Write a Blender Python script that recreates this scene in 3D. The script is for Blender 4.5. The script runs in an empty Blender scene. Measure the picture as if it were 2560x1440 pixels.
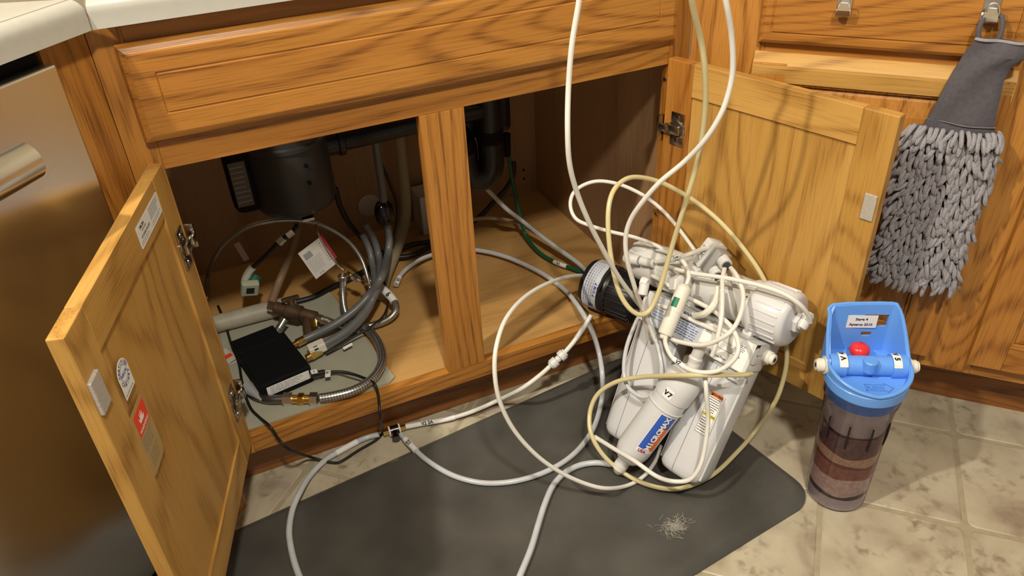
import bpy, bmesh, math, random
from mathutils import Vector, Matrix
random.seed(7)
C = bpy.context.scene.collection
scene = bpy.context.scene
PI = math.pi

# ---------------------------------------------------------------- camera, world, lights, exposure
CAM = Vector((-0.2055, -1.1177, 1.1307)); FOC = 1962.56
RC = Matrix(((0.9069725, 0.2686031, -0.3244275), (-0.4189421, 0.4958405, -0.7606772), (-0.0434560, 0.8258296, 0.5622428)))
cam_d = bpy.data.cameras.new('camera'); cam = bpy.data.objects.new('camera', cam_d); C.objects.link(cam)
cam.matrix_world = Matrix.Translation(CAM) @ RC.to_4x4()
cam_d.sensor_width = 36; cam_d.lens = 36 * FOC / 2560; cam_d.clip_start = 0.01; cam_d.clip_end = 50
scene.camera = cam
w = bpy.data.worlds.new('world'); scene.world = w; w.use_nodes = True
w.node_tree.nodes['Background'].inputs[0].default_value = (1.0, 0.90, 0.78, 1)
w.node_tree.nodes['Background'].inputs[1].default_value = 0.22
def area(name, loc, target, size, power, col):
    d = bpy.data.lights.new(name, 'AREA'); d.shape = 'DISK'; d.size = size; d.energy = power; d.color = col
    o = bpy.data.objects.new(name, d); C.objects.link(o); o.location = loc
    o.rotation_euler = (Vector(target) - Vector(loc)).to_track_quat('-Z', 'Y').to_euler()
    return o
area('ceiling_lamp_left', (-1.25, -0.58, 2.36), (0.3, -0.3, 0.2), 0.08, 44, (1.0, 0.92, 0.78))
area('ceiling_lamp_room', (-0.10, -1.50, 2.36), (0.3, 0.0, 0.3), 0.16, 36, (1.0, 0.935, 0.81))
scene.view_settings.view_transform = 'Standard'; scene.view_settings.look = 'None'
scene.view_settings.gamma = 1; scene.view_settings.use_curve_mapping = False
scene.view_settings.exposure = 0.0

# ---------------------------------------------------------------- points of the place from where they stand in the photograph
def ray(u, v): return RC @ Vector(((u - 1280) / FOC, -(v - 720) / FOC, -1.0))
def Z(u, v, h=0.0): d = ray(u, v); return CAM + d * ((h - CAM.z) / d.z)      # on a level plane
def Y(u, v, y=0.0): d = ray(u, v); return CAM + d * ((y - CAM.y) / d.y)      # on a plane parallel to the cabinet face
def D(u, v, t): return CAM + ray(u, v) * t                                   # at a distance
def PL(u, v, p, n): d = ray(u, v); return CAM + d * (n.dot(p - CAM) / n.dot(d))

# ---------------------------------------------------------------- materials
def mat(name): m = bpy.data.materials.new(name); m.use_nodes = True; return m, m.node_tree.nodes, m.node_tree.links, m.node_tree.nodes['Principled BSDF']
def plain(name, col, rough=.5, metal=0, spec=.5, noise=0, nscale=60, bump=0, bscale=300, coat=0, trans=0, alpha=1, ior=1.45, sss=0):
    m, N, L, b = mat(name)
    b.inputs['Base Color'].default_value = (*col, 1); b.inputs['Roughness'].default_value = rough; b.inputs['Metallic'].default_value = metal
    b.inputs['Specular IOR Level'].default_value = spec; b.inputs['Coat Weight'].default_value = coat
    b.inputs['Transmission Weight'].default_value = trans; b.inputs['Alpha'].default_value = alpha; b.inputs['IOR'].default_value = ior
    if sss: b.inputs['Subsurface Weight'].default_value = sss; b.inputs['Subsurface Radius'].default_value = (.01, .008, .006); b.inputs['Subsurface Scale'].default_value = .3
    tc = N.new('ShaderNodeTexCoord')
    if noise:
        t = N.new('ShaderNodeTexNoise'); t.inputs['Scale'].default_value = nscale; t.inputs['Detail'].default_value = 5
        L.new(tc.outputs['Object'], t.inputs['Vector'])
        r = N.new('ShaderNodeValToRGB'); r.color_ramp.elements[0].position = .3; r.color_ramp.elements[1].position = .7
        r.color_ramp.elements[0].color = (*[c * (1 - noise) for c in col], 1); r.color_ramp.elements[1].color = (*[min(1, c * (1 + noise)) for c in col], 1)
        L.new(t.outputs['Fac'], r.inputs['Fac']); L.new(r.outputs['Color'], b.inputs['Base Color'])
    if bump:
        t = N.new('ShaderNodeTexNoise'); t.inputs['Scale'].default_value = bscale; t.inputs['Detail'].default_value = 3
        L.new(tc.outputs['Object'], t.inputs['Vector'])
        bp = N.new('ShaderNodeBump'); bp.inputs['Strength'].default_value = bump; bp.inputs['Distance'].default_value = .001
        L.new(t.outputs['Fac'], bp.inputs['Height']); L.new(bp.outputs['Normal'], b.inputs['Normal'])
    return m
def wood(name, axis, light, mid, dark, rough=.38, rings=34, across=4.6, along=.42, pore=.6, coat=.25, ringamt=.52):
    m, N, L, b = mat(name)
    tc = N.new('ShaderNodeTexCoord'); oi = N.new('ShaderNodeObjectInfo')
    mu = N.new('ShaderNodeVectorMath'); mu.operation = 'SCALE'; mu.inputs['Scale'].default_value = 7.3
    cx = N.new('ShaderNodeCombineXYZ')
    for k in range(3): L.new(oi.outputs['Random'], cx.inputs[k])
    L.new(cx.outputs[0], mu.inputs[0])
    ad = N.new('ShaderNodeVectorMath'); ad.operation = 'ADD'; L.new(tc.outputs['Object'], ad.inputs[0]); L.new(mu.outputs[0], ad.inputs[1])
    def stretched(a, l):
        mp = N.new('ShaderNodeMapping'); s = [a, a, a]; s[axis] = l; mp.inputs['Scale'].default_value = s
        L.new(ad.outputs[0], mp.inputs['Vector']); return mp.outputs[0]
    n1 = N.new('ShaderNodeTexNoise'); n1.inputs['Scale'].default_value = 1; n1.inputs['Detail'].default_value = 1.2; n1.inputs['Roughness'].default_value = .3
    L.new(stretched(across, along * 1.6), n1.inputs['Vector'])
    m1 = N.new('ShaderNodeMath'); m1.operation = 'MULTIPLY'; m1.inputs[1].default_value = rings * 6.28; L.new(n1.outputs['Fac'], m1.inputs[0])
    n2 = N.new('ShaderNodeTexNoise'); n2.inputs['Scale'].default_value = 1; n2.inputs['Detail'].default_value = 3; L.new(stretched(60, 5), n2.inputs['Vector'])
    m2 = N.new('ShaderNodeMath'); m2.operation = 'MULTIPLY_ADD'; m2.inputs[1].default_value = 3.0; L.new(n2.outputs['Fac'], m2.inputs[0]); L.new(m1.outputs[0], m2.inputs[2])
    sn = N.new('ShaderNodeMath'); sn.operation = 'SINE'; L.new(m2.outputs[0], sn.inputs[0])
    mr = N.new('ShaderNodeMapRange'); mr.inputs[1].default_value = -1; mr.inputs[2].default_value = 1; L.new(sn.outputs[0], mr.inputs[0])
    pw = N.new('ShaderNodeMath'); pw.operation = 'POWER'; pw.inputs[1].default_value = 3.4; L.new(mr.outputs[0], pw.inputs[0])
    n3 = N.new('ShaderNodeTexNoise'); n3.inputs['Scale'].default_value = 1; n3.inputs['Detail'].default_value = 2; L.new(stretched(420, 14), n3.inputs['Vector'])
    pr = N.new('ShaderNodeMapRange'); pr.inputs[1].default_value = .50; pr.inputs[2].default_value = .64; L.new(n3.outputs['Fac'], pr.inputs[0])
    n4 = N.new('ShaderNodeTexNoise'); n4.inputs['Scale'].default_value = 1; n4.inputs['Detail'].default_value = 2; L.new(stretched(9, 1.2), n4.inputs['Vector'])
    # base tone from broad variation
    rp = N.new('ShaderNodeValToRGB'); rp.color_ramp.elements[0].position = .33; rp.color_ramp.elements[1].position = .68
    rp.color_ramp.elements[0].color = (*mid, 1); rp.color_ramp.elements[1].color = (*light, 1); L.new(n4.outputs['Fac'], rp.inputs['Fac'])
    f1 = N.new('ShaderNodeMath'); f1.operation = 'MULTIPLY'; f1.inputs[1].default_value = ringamt; L.new(pw.outputs[0], f1.inputs[0])
    mx = N.new('ShaderNodeMixRGB'); mx.inputs['Color2'].default_value = (*dark, 1); L.new(rp.outputs['Color'], mx.inputs['Color1']); L.new(f1.outputs[0], mx.inputs['Fac'])
    f2 = N.new('ShaderNodeMath'); f2.operation = 'MULTIPLY_ADD'; f2.inputs[1].default_value = .62; f2.inputs[2].default_value = .38; L.new(pw.outputs[0], f2.inputs[0])
    f3 = N.new('ShaderNodeMath'); f3.operation = 'MULTIPLY'; L.new(f2.outputs[0], f3.inputs[0]); L.new(pr.outputs[0], f3.inputs[1])
    f4 = N.new('ShaderNodeMath'); f4.operation = 'MULTIPLY'; f4.inputs[1].default_value = pore; L.new(f3.outputs[0], f4.inputs[0])
    mx2 = N.new('ShaderNodeMixRGB'); mx2.inputs['Color2'].default_value = (*[c * .45 for c in dark], 1); L.new(mx.outputs[0], mx2.inputs['Color1']); L.new(f4.outputs[0], mx2.inputs['Fac'])
    L.new(mx2.outputs[0], b.inputs['Base Color'])
    bp = N.new('ShaderNodeBump'); bp.inputs['Strength'].default_value = .35; bp.inputs['Distance'].default_value = .0006; bp.invert = True
    L.new(f3.outputs[0], bp.inputs['Height']); L.new(bp.outputs['Normal'], b.inputs['Normal'])
    b.inputs['Roughness'].default_value = rough; b.inputs['Coat Weight'].default_value = coat; b.inputs['Coat Roughness'].default_value = .25
    b.inputs['Specular IOR Level'].default_value = .4
    return m
OL, OM, OD = (.50, .222, .042), (.39, .152, .024), (.225, .073, .010)
W = {a: wood('oak_' + 'xyz'[a], a, OL, OM, OD) for a in (0, 1, 2)}
IL, IM, ID = (.56, .315, .082), (.48, .255, .056), (.33, .150, .026)
WI = {a: wood('oak_inside_' + 'xyz'[a], a, IL, IM, ID, rough=.45, rings=17, across=4.2, along=.75, coat=.1, ringamt=.55, pore=.42) for a in (0, 1, 2)}
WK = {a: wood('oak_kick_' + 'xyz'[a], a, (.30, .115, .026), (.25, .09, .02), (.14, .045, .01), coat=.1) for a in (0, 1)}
WE = wood('oak_end_grain', 2, (.66, .40, .14), (.58, .32, .10), (.42, .20, .05), rings=22, across=9, along=9, pore=.3, coat=.1)
WV = {a: wood('birch_veneer_' + 'xyz'[a], a, (.40, .235, .12), (.35, .20, .095), (.25, .13, .055), rough=.6, rings=4, across=4, along=.5, pore=.25, coat=0, ringamt=.4) for a in (0, 1, 2)}
WF = wood('cabinet_floor_veneer', 0, (.52, .30, .105), (.45, .25, .08), (.33, .165, .045), rough=.5, rings=5, across=3, along=.7, pore=.3, coat=.05, ringamt=.45)
M_white = plain('white_plastic', (.63, .62, .60), .35)
M_sump = plain('white_filter_plastic', (.62, .62, .635), .28, coat=.2)
M_cream = plain('cream_plastic', (.72, .69, .60), .4)
M_tube = plain('white_tubing', (.72, .70, .645), .32, sss=.3)
M_ytube = plain('yellowed_tubing', (.62, .54, .30), .28, sss=.4)
M_clear = plain('milky_tubing', (.68, .70, .72), .25, trans=.25, sss=.3, noise=.06, nscale=30)
M_beige = plain('beige_tubing', (.36, .30, .20), .35, trans=.2)
M_green = plain('green_tubing', (.008, .10, .045), .3)
M_black = plain('black_plastic', (.012, .011, .012), .32, bump=.2)
M_blackm = plain('black_matte_plastic', (.003, .003, .0035), .75, spec=.25)
M_rubber = plain('black_rubber_cord', (.012, .010, .010), .45)
M_grayhose = plain('grey_hose', (.135, .135, .135), .35)
M_braid = None
M_blue = plain('blue_plastic', (.13, .34, .84), .34, coat=.15)
M_red = plain('red_button', (.72, .03, .03), .25, coat=.4)
M_label = plain('white_label_paper', (.80, .79, .77), .5)
M_glabel = plain('grey_label_paper', (.48, .50, .54), .45)
M_ink = plain('black_ink', (.015, .015, .02), .6)
M_inkb = plain('navy_ink', (.06, .08, .30), .6)
M_gink = plain('grey_ink', (.28, .28, .30), .6)
M_orange = plain('orange_print', (.75, .16, .02), .5)
M_yellow = plain('yellow_print', (.78, .66, .08), .5)
M_logoblue = plain('blue_print', (.03, .10, .48), .4)
M_logored = plain('dark_red_print', (.35, .02, .06), .4)
M_stred = plain('red_print', (.80, .06, .02), .45)
M_greenlab = plain('green_print', (.0, .16, .08), .45)
M_chrome = plain('chrome', (.82, .81, .78), .27, metal=1)
M_nickel = plain('hinge_steel', (.42, .38, .33), .22, metal=1, noise=.15, nscale=200)
M_darkmetal = plain('dark_metal', (.10, .09, .09), .3, metal=1)
M_brass = plain('brass', (.78, .52, .16), .25, metal=1, noise=.12, nscale=120)
M_bronze = plain('tarnished_bronze', (.11, .065, .035), .5, metal=.5, noise=.3, nscale=60)
M_galv = plain('dark_disposer_shell', (.05, .048, .05), .38, metal=.3)
M_counter = plain('cream_laminate', (.47, .455, .40), .30, noise=.03, nscale=90, coat=.15)
M_seam = plain('seam_filler', (.20, .17, .12), .8)
M_liner = plain('grey_shelf_liner', (.36, .35, .27), .7, noise=.05, nscale=25, bump=.15)
M_pvc = plain('old_pvc', (.40, .36, .27), .5, noise=.08)
M_fabric = plain('dark_grey_fabric', (.088, .080, .092), .95, noise=.12, nscale=160, bump=.5, bscale=700)
M_chen = plain('grey_chenille', (.30, .285, .305), .95, noise=.16, nscale=400, bump=.8, bscale=900)
M_felt = plain('grey_felt', (.42, .38, .33), .95, noise=.1, nscale=300, bump=.5, bscale=600)
M_lint = plain('lint', (.45, .42, .36), .9)
M_dark = plain('dark_void', (.01, .008, .006), .9)
def fm():
    m, N, L, b = mat('vinyl_tile'); tc = N.new('ShaderNodeTexCoord'); oi = N.new('ShaderNodeObjectInfo')
    cx = N.new('ShaderNodeCombineXYZ'); L.new(oi.outputs['Random'], cx.inputs[0]); L.new(oi.outputs['Random'], cx.inputs[1])
    sc = N.new('ShaderNodeVectorMath'); sc.operation = 'SCALE'; sc.inputs['Scale'].default_value = 13; L.new(cx.outputs[0], sc.inputs[0])
    ad = N.new('ShaderNodeVectorMath'); L.new(tc.outputs['Object'], ad.inputs[0]); L.new(sc.outputs[0], ad.inputs[1])
    def noise(s, dt, dist=0):
        n = N.new('ShaderNodeTexNoise'); n.inputs['Scale'].default_value = s; n.inputs['Detail'].default_value = dt; n.inputs['Distortion'].default_value = dist; L.new(ad.outputs[0], n.inputs['Vector']); return n
    a = noise(9, 6, .4); r = N.new('ShaderNodeValToRGB'); e = r.color_ramp.elements
    e[0].position = .32; e[0].color = (.29, .225, .165, 1); e[1].position = .62; e[1].color = (.50, .445, .325, 1)
    x = e.new(.45); x.color = (.42, .36, .26, 1); L.new(a.outputs['Fac'], r.inputs['Fac'])
    c = noise(45, 6, .3); r2 = N.new('ShaderNodeMapRange'); r2.inputs[1].default_value = .50; r2.inputs[2].default_value = .70; L.new(c.outputs['Fac'], r2.inputs[0])
    g = noise(11, 2); r3 = N.new('ShaderNodeMapRange'); r3.inputs[1].default_value = .42; r3.inputs[2].default_value = .62; L.new(g.outputs['Fac'], r3.inputs[0])
    mm = N.new('ShaderNodeMath'); mm.operation = 'MULTIPLY'; L.new(r2.outputs[0], mm.inputs[0]); L.new(r3.outputs[0], mm.inputs[1])
    m3 = N.new('ShaderNodeMath'); m3.operation = 'MULTIPLY'; m3.inputs[1].default_value = .9; L.new(mm.outputs[0], m3.inputs[0])
    mx = N.new('ShaderNodeMixRGB'); mx.inputs['Color2'].default_value = (.19, .15, .10, 1); L.new(r.outputs[0], mx.inputs['Color1']); L.new(m3.outputs[0], mx.inputs['Fac'])
    L.new(mx.outputs[0], b.inputs['Base Color']); b.inputs['Roughness'].default_value = .38
    bp = N.new('ShaderNodeBump'); bp.inputs['Strength'].default_value = .25; bp.inputs['Distance'].default_value = .001; L.new(c.outputs['Fac'], bp.inputs['Height']); L.new(bp.outputs[0], b.inputs['Normal'])
    return m
M_tile = fm()
M_grout = plain('grout', (.36, .30, .20), .7, noise=.1, nscale=50)
def steel():
    m, N, L, b = mat('brushed_stainless'); tc = N.new('ShaderNodeTexCoord'); mp = N.new('ShaderNodeMapping'); mp.inputs['Scale'].default_value = (3, 3, 500)
    L.new(tc.outputs['Object'], mp.inputs[0]); n = N.new('ShaderNodeTexNoise'); n.inputs['Scale'].default_value = 1; n.inputs['Detail'].default_value = 2; L.new(mp.outputs[0], n.inputs['Vector'])
    r = N.new('ShaderNodeMapRange'); r.inputs[3].default_value = .20; r.inputs[4].default_value = .30; L.new(n.outputs['Fac'], r.inputs[0]); L.new(r.outputs[0], b.inputs['Roughness'])
    b.inputs['Base Color'].default_value = (.68, .655, .61, 1); b.inputs['Metallic'].default_value = 1
    return m
M_steel = steel()
def matmat():
    m, N, L, b = mat('charcoal_mat'); tc = N.new('ShaderNodeTexCoord')
    n = N.new('ShaderNodeTexNoise'); n.inputs['Scale'].default_value = 9; n.inputs['Detail'].default_value = 6; L.new(tc.outputs['Object'], n.inputs['Vector'])
    r = N.new('ShaderNodeValToRGB'); r.color_ramp.elements[0].color = (.055, .052, .046, 1); r.color_ramp.elements[1].color = (.092, .087, .077, 1)
    r.color_ramp.elements[0].position = .35; r.color_ramp.elements[1].position = .7
    L.new(n.outputs['Fac'], r.inputs['Fac']); L.new(r.outputs[0], b.inputs['Base Color']); b.inputs['Roughness'].default_value = .42; b.inputs['Specular IOR Level'].default_value = .5
    n2 = N.new('ShaderNodeTexNoise'); n2.inputs['Scale'].default_value = 260; L.new(tc.outputs['Object'], n2.inputs['Vector'])
    bp = N.new('ShaderNodeBump'); bp.inputs['Strength'].default_value = .3; bp.inputs['Distance'].default_value = .001; L.new(n2.outputs['Fac'], bp.inputs['Height']); L.new(bp.outputs[0], b.inputs['Normal'])
    return m
M_mat = matmat()
def braid():
    m, N, L, b = mat('braided_steel'); g = N.new('ShaderNodeUVMap'); mp = N.new('ShaderNodeMapping'); mp.inputs['Scale'].default_value = (1, 1, 1); mp.inputs['Rotation'].default_value = (0, 0, .785)
    L.new(g.outputs[0], mp.inputs[0]); c = N.new('ShaderNodeTexChecker'); c.inputs['Scale'].default_value = 1.0; L.new(mp.outputs[0], c.inputs['Vector'])
    c.inputs['Color1'].default_value = (.62, .60, .56, 1); c.inputs['Color2'].default_value = (.20, .19, .18, 1); L.new(c.outputs[0], b.inputs['Base Color'])
    b.inputs['Metallic'].default_value = .9; b.inputs['Roughness'].default_value = .32
    bp = N.new('ShaderNodeBump'); bp.inputs['Strength'].default_value = .5; bp.inputs['Distance'].default_value = .0006; L.new(c.outputs['Fac'], bp.inputs['Height']); L.new(bp.outputs[0], b.inputs['Normal'])
    return m
M_braid = braid()
def clearplastic():
    m, N, L, b = mat('clear_plastic'); N.remove(b); out = N['Material Output']
    t = N.new('ShaderNodeBsdfTransparent'); t.inputs[0].default_value = (.99, .965, .985, 1); g = N.new('ShaderNodeBsdfGlossy'); g.inputs['Roughness'].default_value = .06; g.inputs[0].default_value = (.9, .9, 1, 1)
    f = N.new('ShaderNodeFresnel'); f.inputs[0].default_value = 1.35; mx = N.new('ShaderNodeMixShader'); L.new(f.outputs[0], mx.inputs[0]); L.new(t.outputs[0], mx.inputs[1]); L.new(g.outputs[0], mx.inputs[2]); L.new(mx.outputs[0], out.inputs[0])
    return m
M_glass = clearplastic()

# ---------------------------------------------------------------- mesh helpers
def frame(o, x, y):                                   # matrix with origin o and axes x, y
    x = Vector(x).normalized(); z = x.cross(Vector(y)).normalized(); y = z.cross(x)
    return Matrix((( x.x, y.x, z.x, o[0]), (x.y, y.y, z.y, o[1]), (x.z, y.z, z.z, o[2]), (0, 0, 0, 1)))
def along(a, b):                                      # matrix at a, z axis pointing to b
    a = Vector(a); z = (Vector(b) - a).normalized(); t = Vector((0, 0, 1)) if abs(z.z) < .9 else Vector((1, 0, 0))
    x = t.cross(z).normalized(); y = z.cross(x)
    return Matrix(((x.x, y.x, z.x, a.x), (x.y, y.y, z.y, a.y), (x.z, y.z, z.z, a.z), (0, 0, 0, 1)))
I4 = Matrix.Identity(4)
def ppath(pts, n=8):                                  # Catmull-Rom through the points
    P = [Vector(p) for p in pts]; P = [P[0] * 2 - P[1]] + P + [P[-1] * 2 - P[-2]]; out = []
    for i in range(1, len(P) - 2):
        a, b, c, d = P[i-1:i+3]
        for k in range(n):
            t = k / n; out.append(.5 * ((2*b) + (c-a)*t + (2*a-5*b+4*c-d)*t*t + (3*b-a-3*c+d)*t*t*t))
    out.append(P[-2]); return out
_textcache = {}
def textgeo(s, bold=0):
    k = (s, bold)
    if k not in _textcache:
        cu = bpy.data.curves.new('t', 'FONT'); cu.body = s; cu.resolution_u = 2; cu.offset = bold
        ob = bpy.data.objects.new('t', cu); C.objects.link(ob)
        me = bpy.data.meshes.new_from_object(ob.evaluated_get(bpy.context.evaluated_depsgraph_get()))
        vs = [v.co.copy() for v in me.vertices]; fs = [tuple(p.vertices) for p in me.polygons]
        x0 = min(v.x for v in vs); x1 = max(v.x for v in vs); y0 = min(v.y for v in vs); y1 = max(v.y for v in vs)
        _textcache[k] = (vs, fs, x0, x1, y0, y1); bpy.data.objects.remove(ob); bpy.data.curves.remove(cu); bpy.data.meshes.remove(me)
    return _textcache[k]
class MB:
    def __init__(s): s.v = []; s.f = []; s.m = []; s.s = []; s.uv = {}; s.cm = 0
    def add(s, vs, fs, smooth=False, M=None):
        o = len(s.v); s.v += [tuple(M @ Vector(q)) if M is not None else tuple(q) for q in vs]
        for f in fs: s.f.append(tuple(i + o for i in f)); s.m.append(s.cm); s.s.append(smooth)
        return s
    def mi(s, i): s.cm = i; return s
    def box(s, x0, y0, z0, x1, y1, z1, M=None, b=0.0):
        if b <= 0:
            vs = [(x, y, z) for z in (z0, z1) for y in (y0, y1) for x in (x0, x1)]
            return s.add(vs, [(0, 2, 3, 1), (4, 5, 7, 6), (0, 1, 5, 4), (2, 6, 7, 3), (0, 4, 6, 2), (1, 3, 7, 5)], False, M)
        bm = bmesh.new(); bmesh.ops.create_cube(bm, size=1)
        for v in bm.verts: v.co = Vector(((x0 + x1) / 2 + v.co.x * (x1 - x0), (y0 + y1) / 2 + v.co.y * (y1 - y0), (z0 + z1) / 2 + v.co.z * (z1 - z0)))
        bmesh.ops.bevel(bm, geom=bm.edges[:], offset=b, segments=2, profile=.5, affect='EDGES')
        bm.verts.index_update(); vs = [v.co.copy() for v in bm.verts]; fs = [tuple(v.index for v in f.verts) for f in bm.faces]; bm.free()
        return s.add(vs, fs, False, M)
    def lathe(s, prof, n=24, M=None, smooth=True, sq=None, caps=True):
        vs = []; fs = []
        for r, z in prof:
            for k in range(n):
                a = 2 * PI * k / n; c, d = math.cos(a), math.sin(a)
                if sq:
                    e = 2 / sq[0]; c = math.copysign(abs(c) ** e, c); d = math.copysign(abs(d) ** e, d) * sq[1]
                vs.append((r * c, r * d, z))
        for i in range(len(prof) - 1):
            for k in range(n): fs.append((i*n+k, i*n+(k+1) % n, (i+1)*n+(k+1) % n, (i+1)*n+k))
        if caps: fs.append(tuple(range(n))[::-1]); fs.append(tuple((len(prof)-1)*n+k for k in range(n)))
        return s.add(vs, fs, smooth, M)
    def cyl(s, a, b, r, r2=None, n=20, bev=.0):
        L = (Vector(b) - Vector(a)).length; r2 = r if r2 is None else r2
        pr = [(r, 0), (r2, L)] if not bev else [(r-bev, 0), (r, bev), (r2, L-bev), (r2-bev, L)]
        return s.lathe(pr, n, along(a, b))
    def tube(s, pts, r, seg=10, sub=8, uv=False, rfun=None, raw=False):
        P = [Vector(p) for p in pts] if raw else ppath(pts, sub); n = len(P); vs = []; fs = []
        t = (P[1] - P[0]).normalized(); x = t.orthogonal().normalized(); uvs = []; acc = 0
        for i, p in enumerate(P):
            t2 = (P[min(i+1, n-1)] - P[max(i-1, 0)]).normalized(); x = (x - t2 * x.dot(t2)).normalized(); y = t2.cross(x)
            if i: acc += (p - P[i-1]).length
            rr = rfun(i / (n - 1)) * r if rfun else r
            for k in range(seg):
                a = 2 * PI * k / seg; vs.append(p + (x * math.cos(a) + y * math.sin(a)) * rr)
            uvs.append(acc)
        o = len(s.f)
        for i in range(n - 1):
            for k in range(seg):
                fs.append((i*seg+k, i*seg+(k+1) % seg, (i+1)*seg+(k+1) % seg, (i+1)*seg+k))
                if uv:
                    c = 2 * PI * r; q = 16.0 / c
                    s.uv[o + len(fs) - 1] = [(k/seg*16, uvs[i]*q), ((k+1)/seg*16, uvs[i]*q), ((k+1)/seg*16, uvs[i+1]*q), (k/seg*16, uvs[i+1]*q)]
        fs.append(tuple(range(seg))[::-1]); fs.append(tuple((n-1)*seg+k for k in range(seg)))
        return s.add(vs, fs, True)
    def prism(s, poly, z0, z1, M=None, smooth=False):
        n = len(poly); vs = [(x, y, z0) for x, y in poly] + [(x, y, z1) for x, y in poly]
        fs = [tuple(range(n))[::-1], tuple(range(n, 2*n))] + [(i, (i+1) % n, n+(i+1) % n, n+i) for i in range(n)]
        return s.add(vs, fs, smooth, M)
    def slab(s, w, h, rings, M=None):                # stepped slab: rings of (inset, height), back at 0
        vs = []; fs = []; R = [(0, 0)] + rings
        for ins, z in R: vs += [(ins, ins, z), (w-ins, ins, z), (w-ins, h-ins, z), (ins, h-ins, z)]
        for i in range(len(R) - 1):
            for k in range(4): fs.append((i*4+k, i*4+(k+1) % 4, (i+1)*4+(k+1) % 4, (i+1)*4+k))
        e = (len(R)-1)*4; fs += [(3, 2, 1, 0), (e, e+1, e+2, e+3)]
        return s.add(vs, fs, False, M)
    def rect(s, x0, y0, x1, y1, z, M=None): return s.add([(x0, y0, z), (x1, y0, z), (x1, y1, z), (x0, y1, z)], [(0, 1, 2, 3)], False, M)
    def text(s, t, cx, cy, h, z, M=None, rot=0, bold=0, wid=None, squash=1):
        vs, fs, x0, x1, y0, y1 = textgeo(t, bold); k = h / .72; kx = k * squash
        if wid: kx = wid / (x1 - x0)
        mx, my = (x0+x1)/2, .35; c, d = math.cos(rot), math.sin(rot)
        q = [(( v.x-mx)*kx, (v.y-my)*k) for v in vs]
        return s.add([(cx + a*c - b*d, cy + a*d + b*c, z) for a, b in q], fs, False, M)
    def lines(s, x0, y0, x1, y1, n, th, z, M=None, seed=0):   # rows of print too small to read
        rd = random.Random(seed)
        for i in range(n):
            y = y1 - (i + .5) * (y1 - y0) / n; x = x0
            end = x1 - rd.random() * (x1 - x0) * .25
            while x < end:
                wd = min(end - x, (x1 - x0) * (.06 + .14 * rd.random())); s.rect(x, y - th/2, x + wd, y + th/2, z, M); x += wd + (x1 - x0) * .03
        return s
    def build(s, name, mats, parent=None, loc=None):
        me = bpy.data.meshes.new(name); me.from_pydata(s.v, [], s.f)
        if not isinstance(mats, (list, tuple)): mats = [mats]
        for m in mats: me.materials.append(m)
        me.polygons.foreach_set('material_index', s.m); me.polygons.foreach_set('use_smooth', s.s)
        if s.uv:
            l = me.uv_layers.new(name='UVMap')
            for fi, us in s.uv.items():
                p = me.polygons[fi]
                for li, u in zip(p.loop_indices, us): l.data[li].uv = u
        me.update()
        if any(s.s) and hasattr(me, 'set_sharp_from_angle'): me.set_sharp_from_angle(angle=math.radians(42))
        o = bpy.data.objects.new(name, me); C.objects.link(o)
        if parent: o.parent = parent
        if loc is not None: o.matrix_local = loc
        return o
def tag(o, label=None, cat=None, group=None, kind=None):
    if label: o['label'] = label
    if cat: o['category'] = cat
    if group: o['group'] = group
    if kind: o['kind'] = kind
    return o
def thing(name, label, cat, M=None, group=None, kind=None):
    o = bpy.data.objects.new(name, None); C.objects.link(o); o.empty_display_size = .02
    if M is not None: o.matrix_world = M
    return tag(o, label, cat, group, kind)
def copy_of(o, parent=None, M=None):
    c = o.copy(); C.objects.link(c)
    if parent: c.parent = parent
    if M is not None: c.matrix_local = M
    for ch in list(o.children): copy_of(ch, c)
    return c

# ================================================================ THE SETTING
S2 = math.sqrt(.5)
T0 = Vector((.994, -.457, 0)); TE1 = Vector((S2, S2, 0)); TE2 = Vector((S2, -S2, 0)); TS = .234
g = MB().box(-2.6, -3.2, -.03, 3.2, 2.2, -.0012).build('floor', M_grout); tag(g, kind='structure')
tb = MB(); hw = TS/2 - .0032; rr = .012; poly = []
for cx_, cy_, a0 in ((hw-rr, hw-rr, 0), (-hw+rr, hw-rr, 90), (-hw+rr, -hw+rr, 180), (hw-rr, -hw+rr, 270)):
    for k in range(4): a = math.radians(a0 + k*30); poly.append((cx_ + rr*math.cos(a), cy_ + rr*math.sin(a)))
n_ = len(poly); inner = [(x*(1-.0035/hw), y*(1-.0035/hw)) for x, y in poly]
tb.add([(x, y, -.0018) for x, y in poly] + [(x, y, 0) for x, y in inner], [tuple(range(n_, 2*n_))] + [(i, (i+1) % n_, n_+(i+1) % n_, n_+i) for i in range(n_)])
first = None
for i in range(-9, 6):
    for j in range(-7, 5):
        c = T0 + TE1*TS*(i+.5) + TE2*TS*(j+.5)
        if c.x < -1.05 or c.x > 1.75 or c.y > .42 or c.y < -1.2: continue
        M = Matrix.Translation(c) @ Matrix.Rotation(PI/4, 4, 'Z')
        if first is None: first = tb.build('floor_tile', M_tile, g, M)
        else:
            o = first.copy(); C.objects.link(o); o.parent = g; o.matrix_local = M
M_wall = plain('wall_paint', (.62, .55, .42), .8, bump=.2, bscale=200)
XL, XR = -.2865, .6311
def wallobj(name, p, q):
    p = Vector((*p, 0)); q = Vector((*q, 0)); L = (q-p).length
    tag(MB().box(0, 0, 0, L, .08, 2.45, frame(p, q-p, Vector((0, 0, 1)).cross(q-p))).build(name, M_wall), kind='structure')
AP = Vector(((XL+XR)/2, (XR-XL)/2 + .84, 0))            # the room corner behind the diagonal sink
wallobj('wall_left', (AP.x-2.6, AP.y-2.6), (AP.x, AP.y))
wallobj('wall_right', (AP.x, AP.y), (AP.x+2.6, AP.y-2.6))
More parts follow.
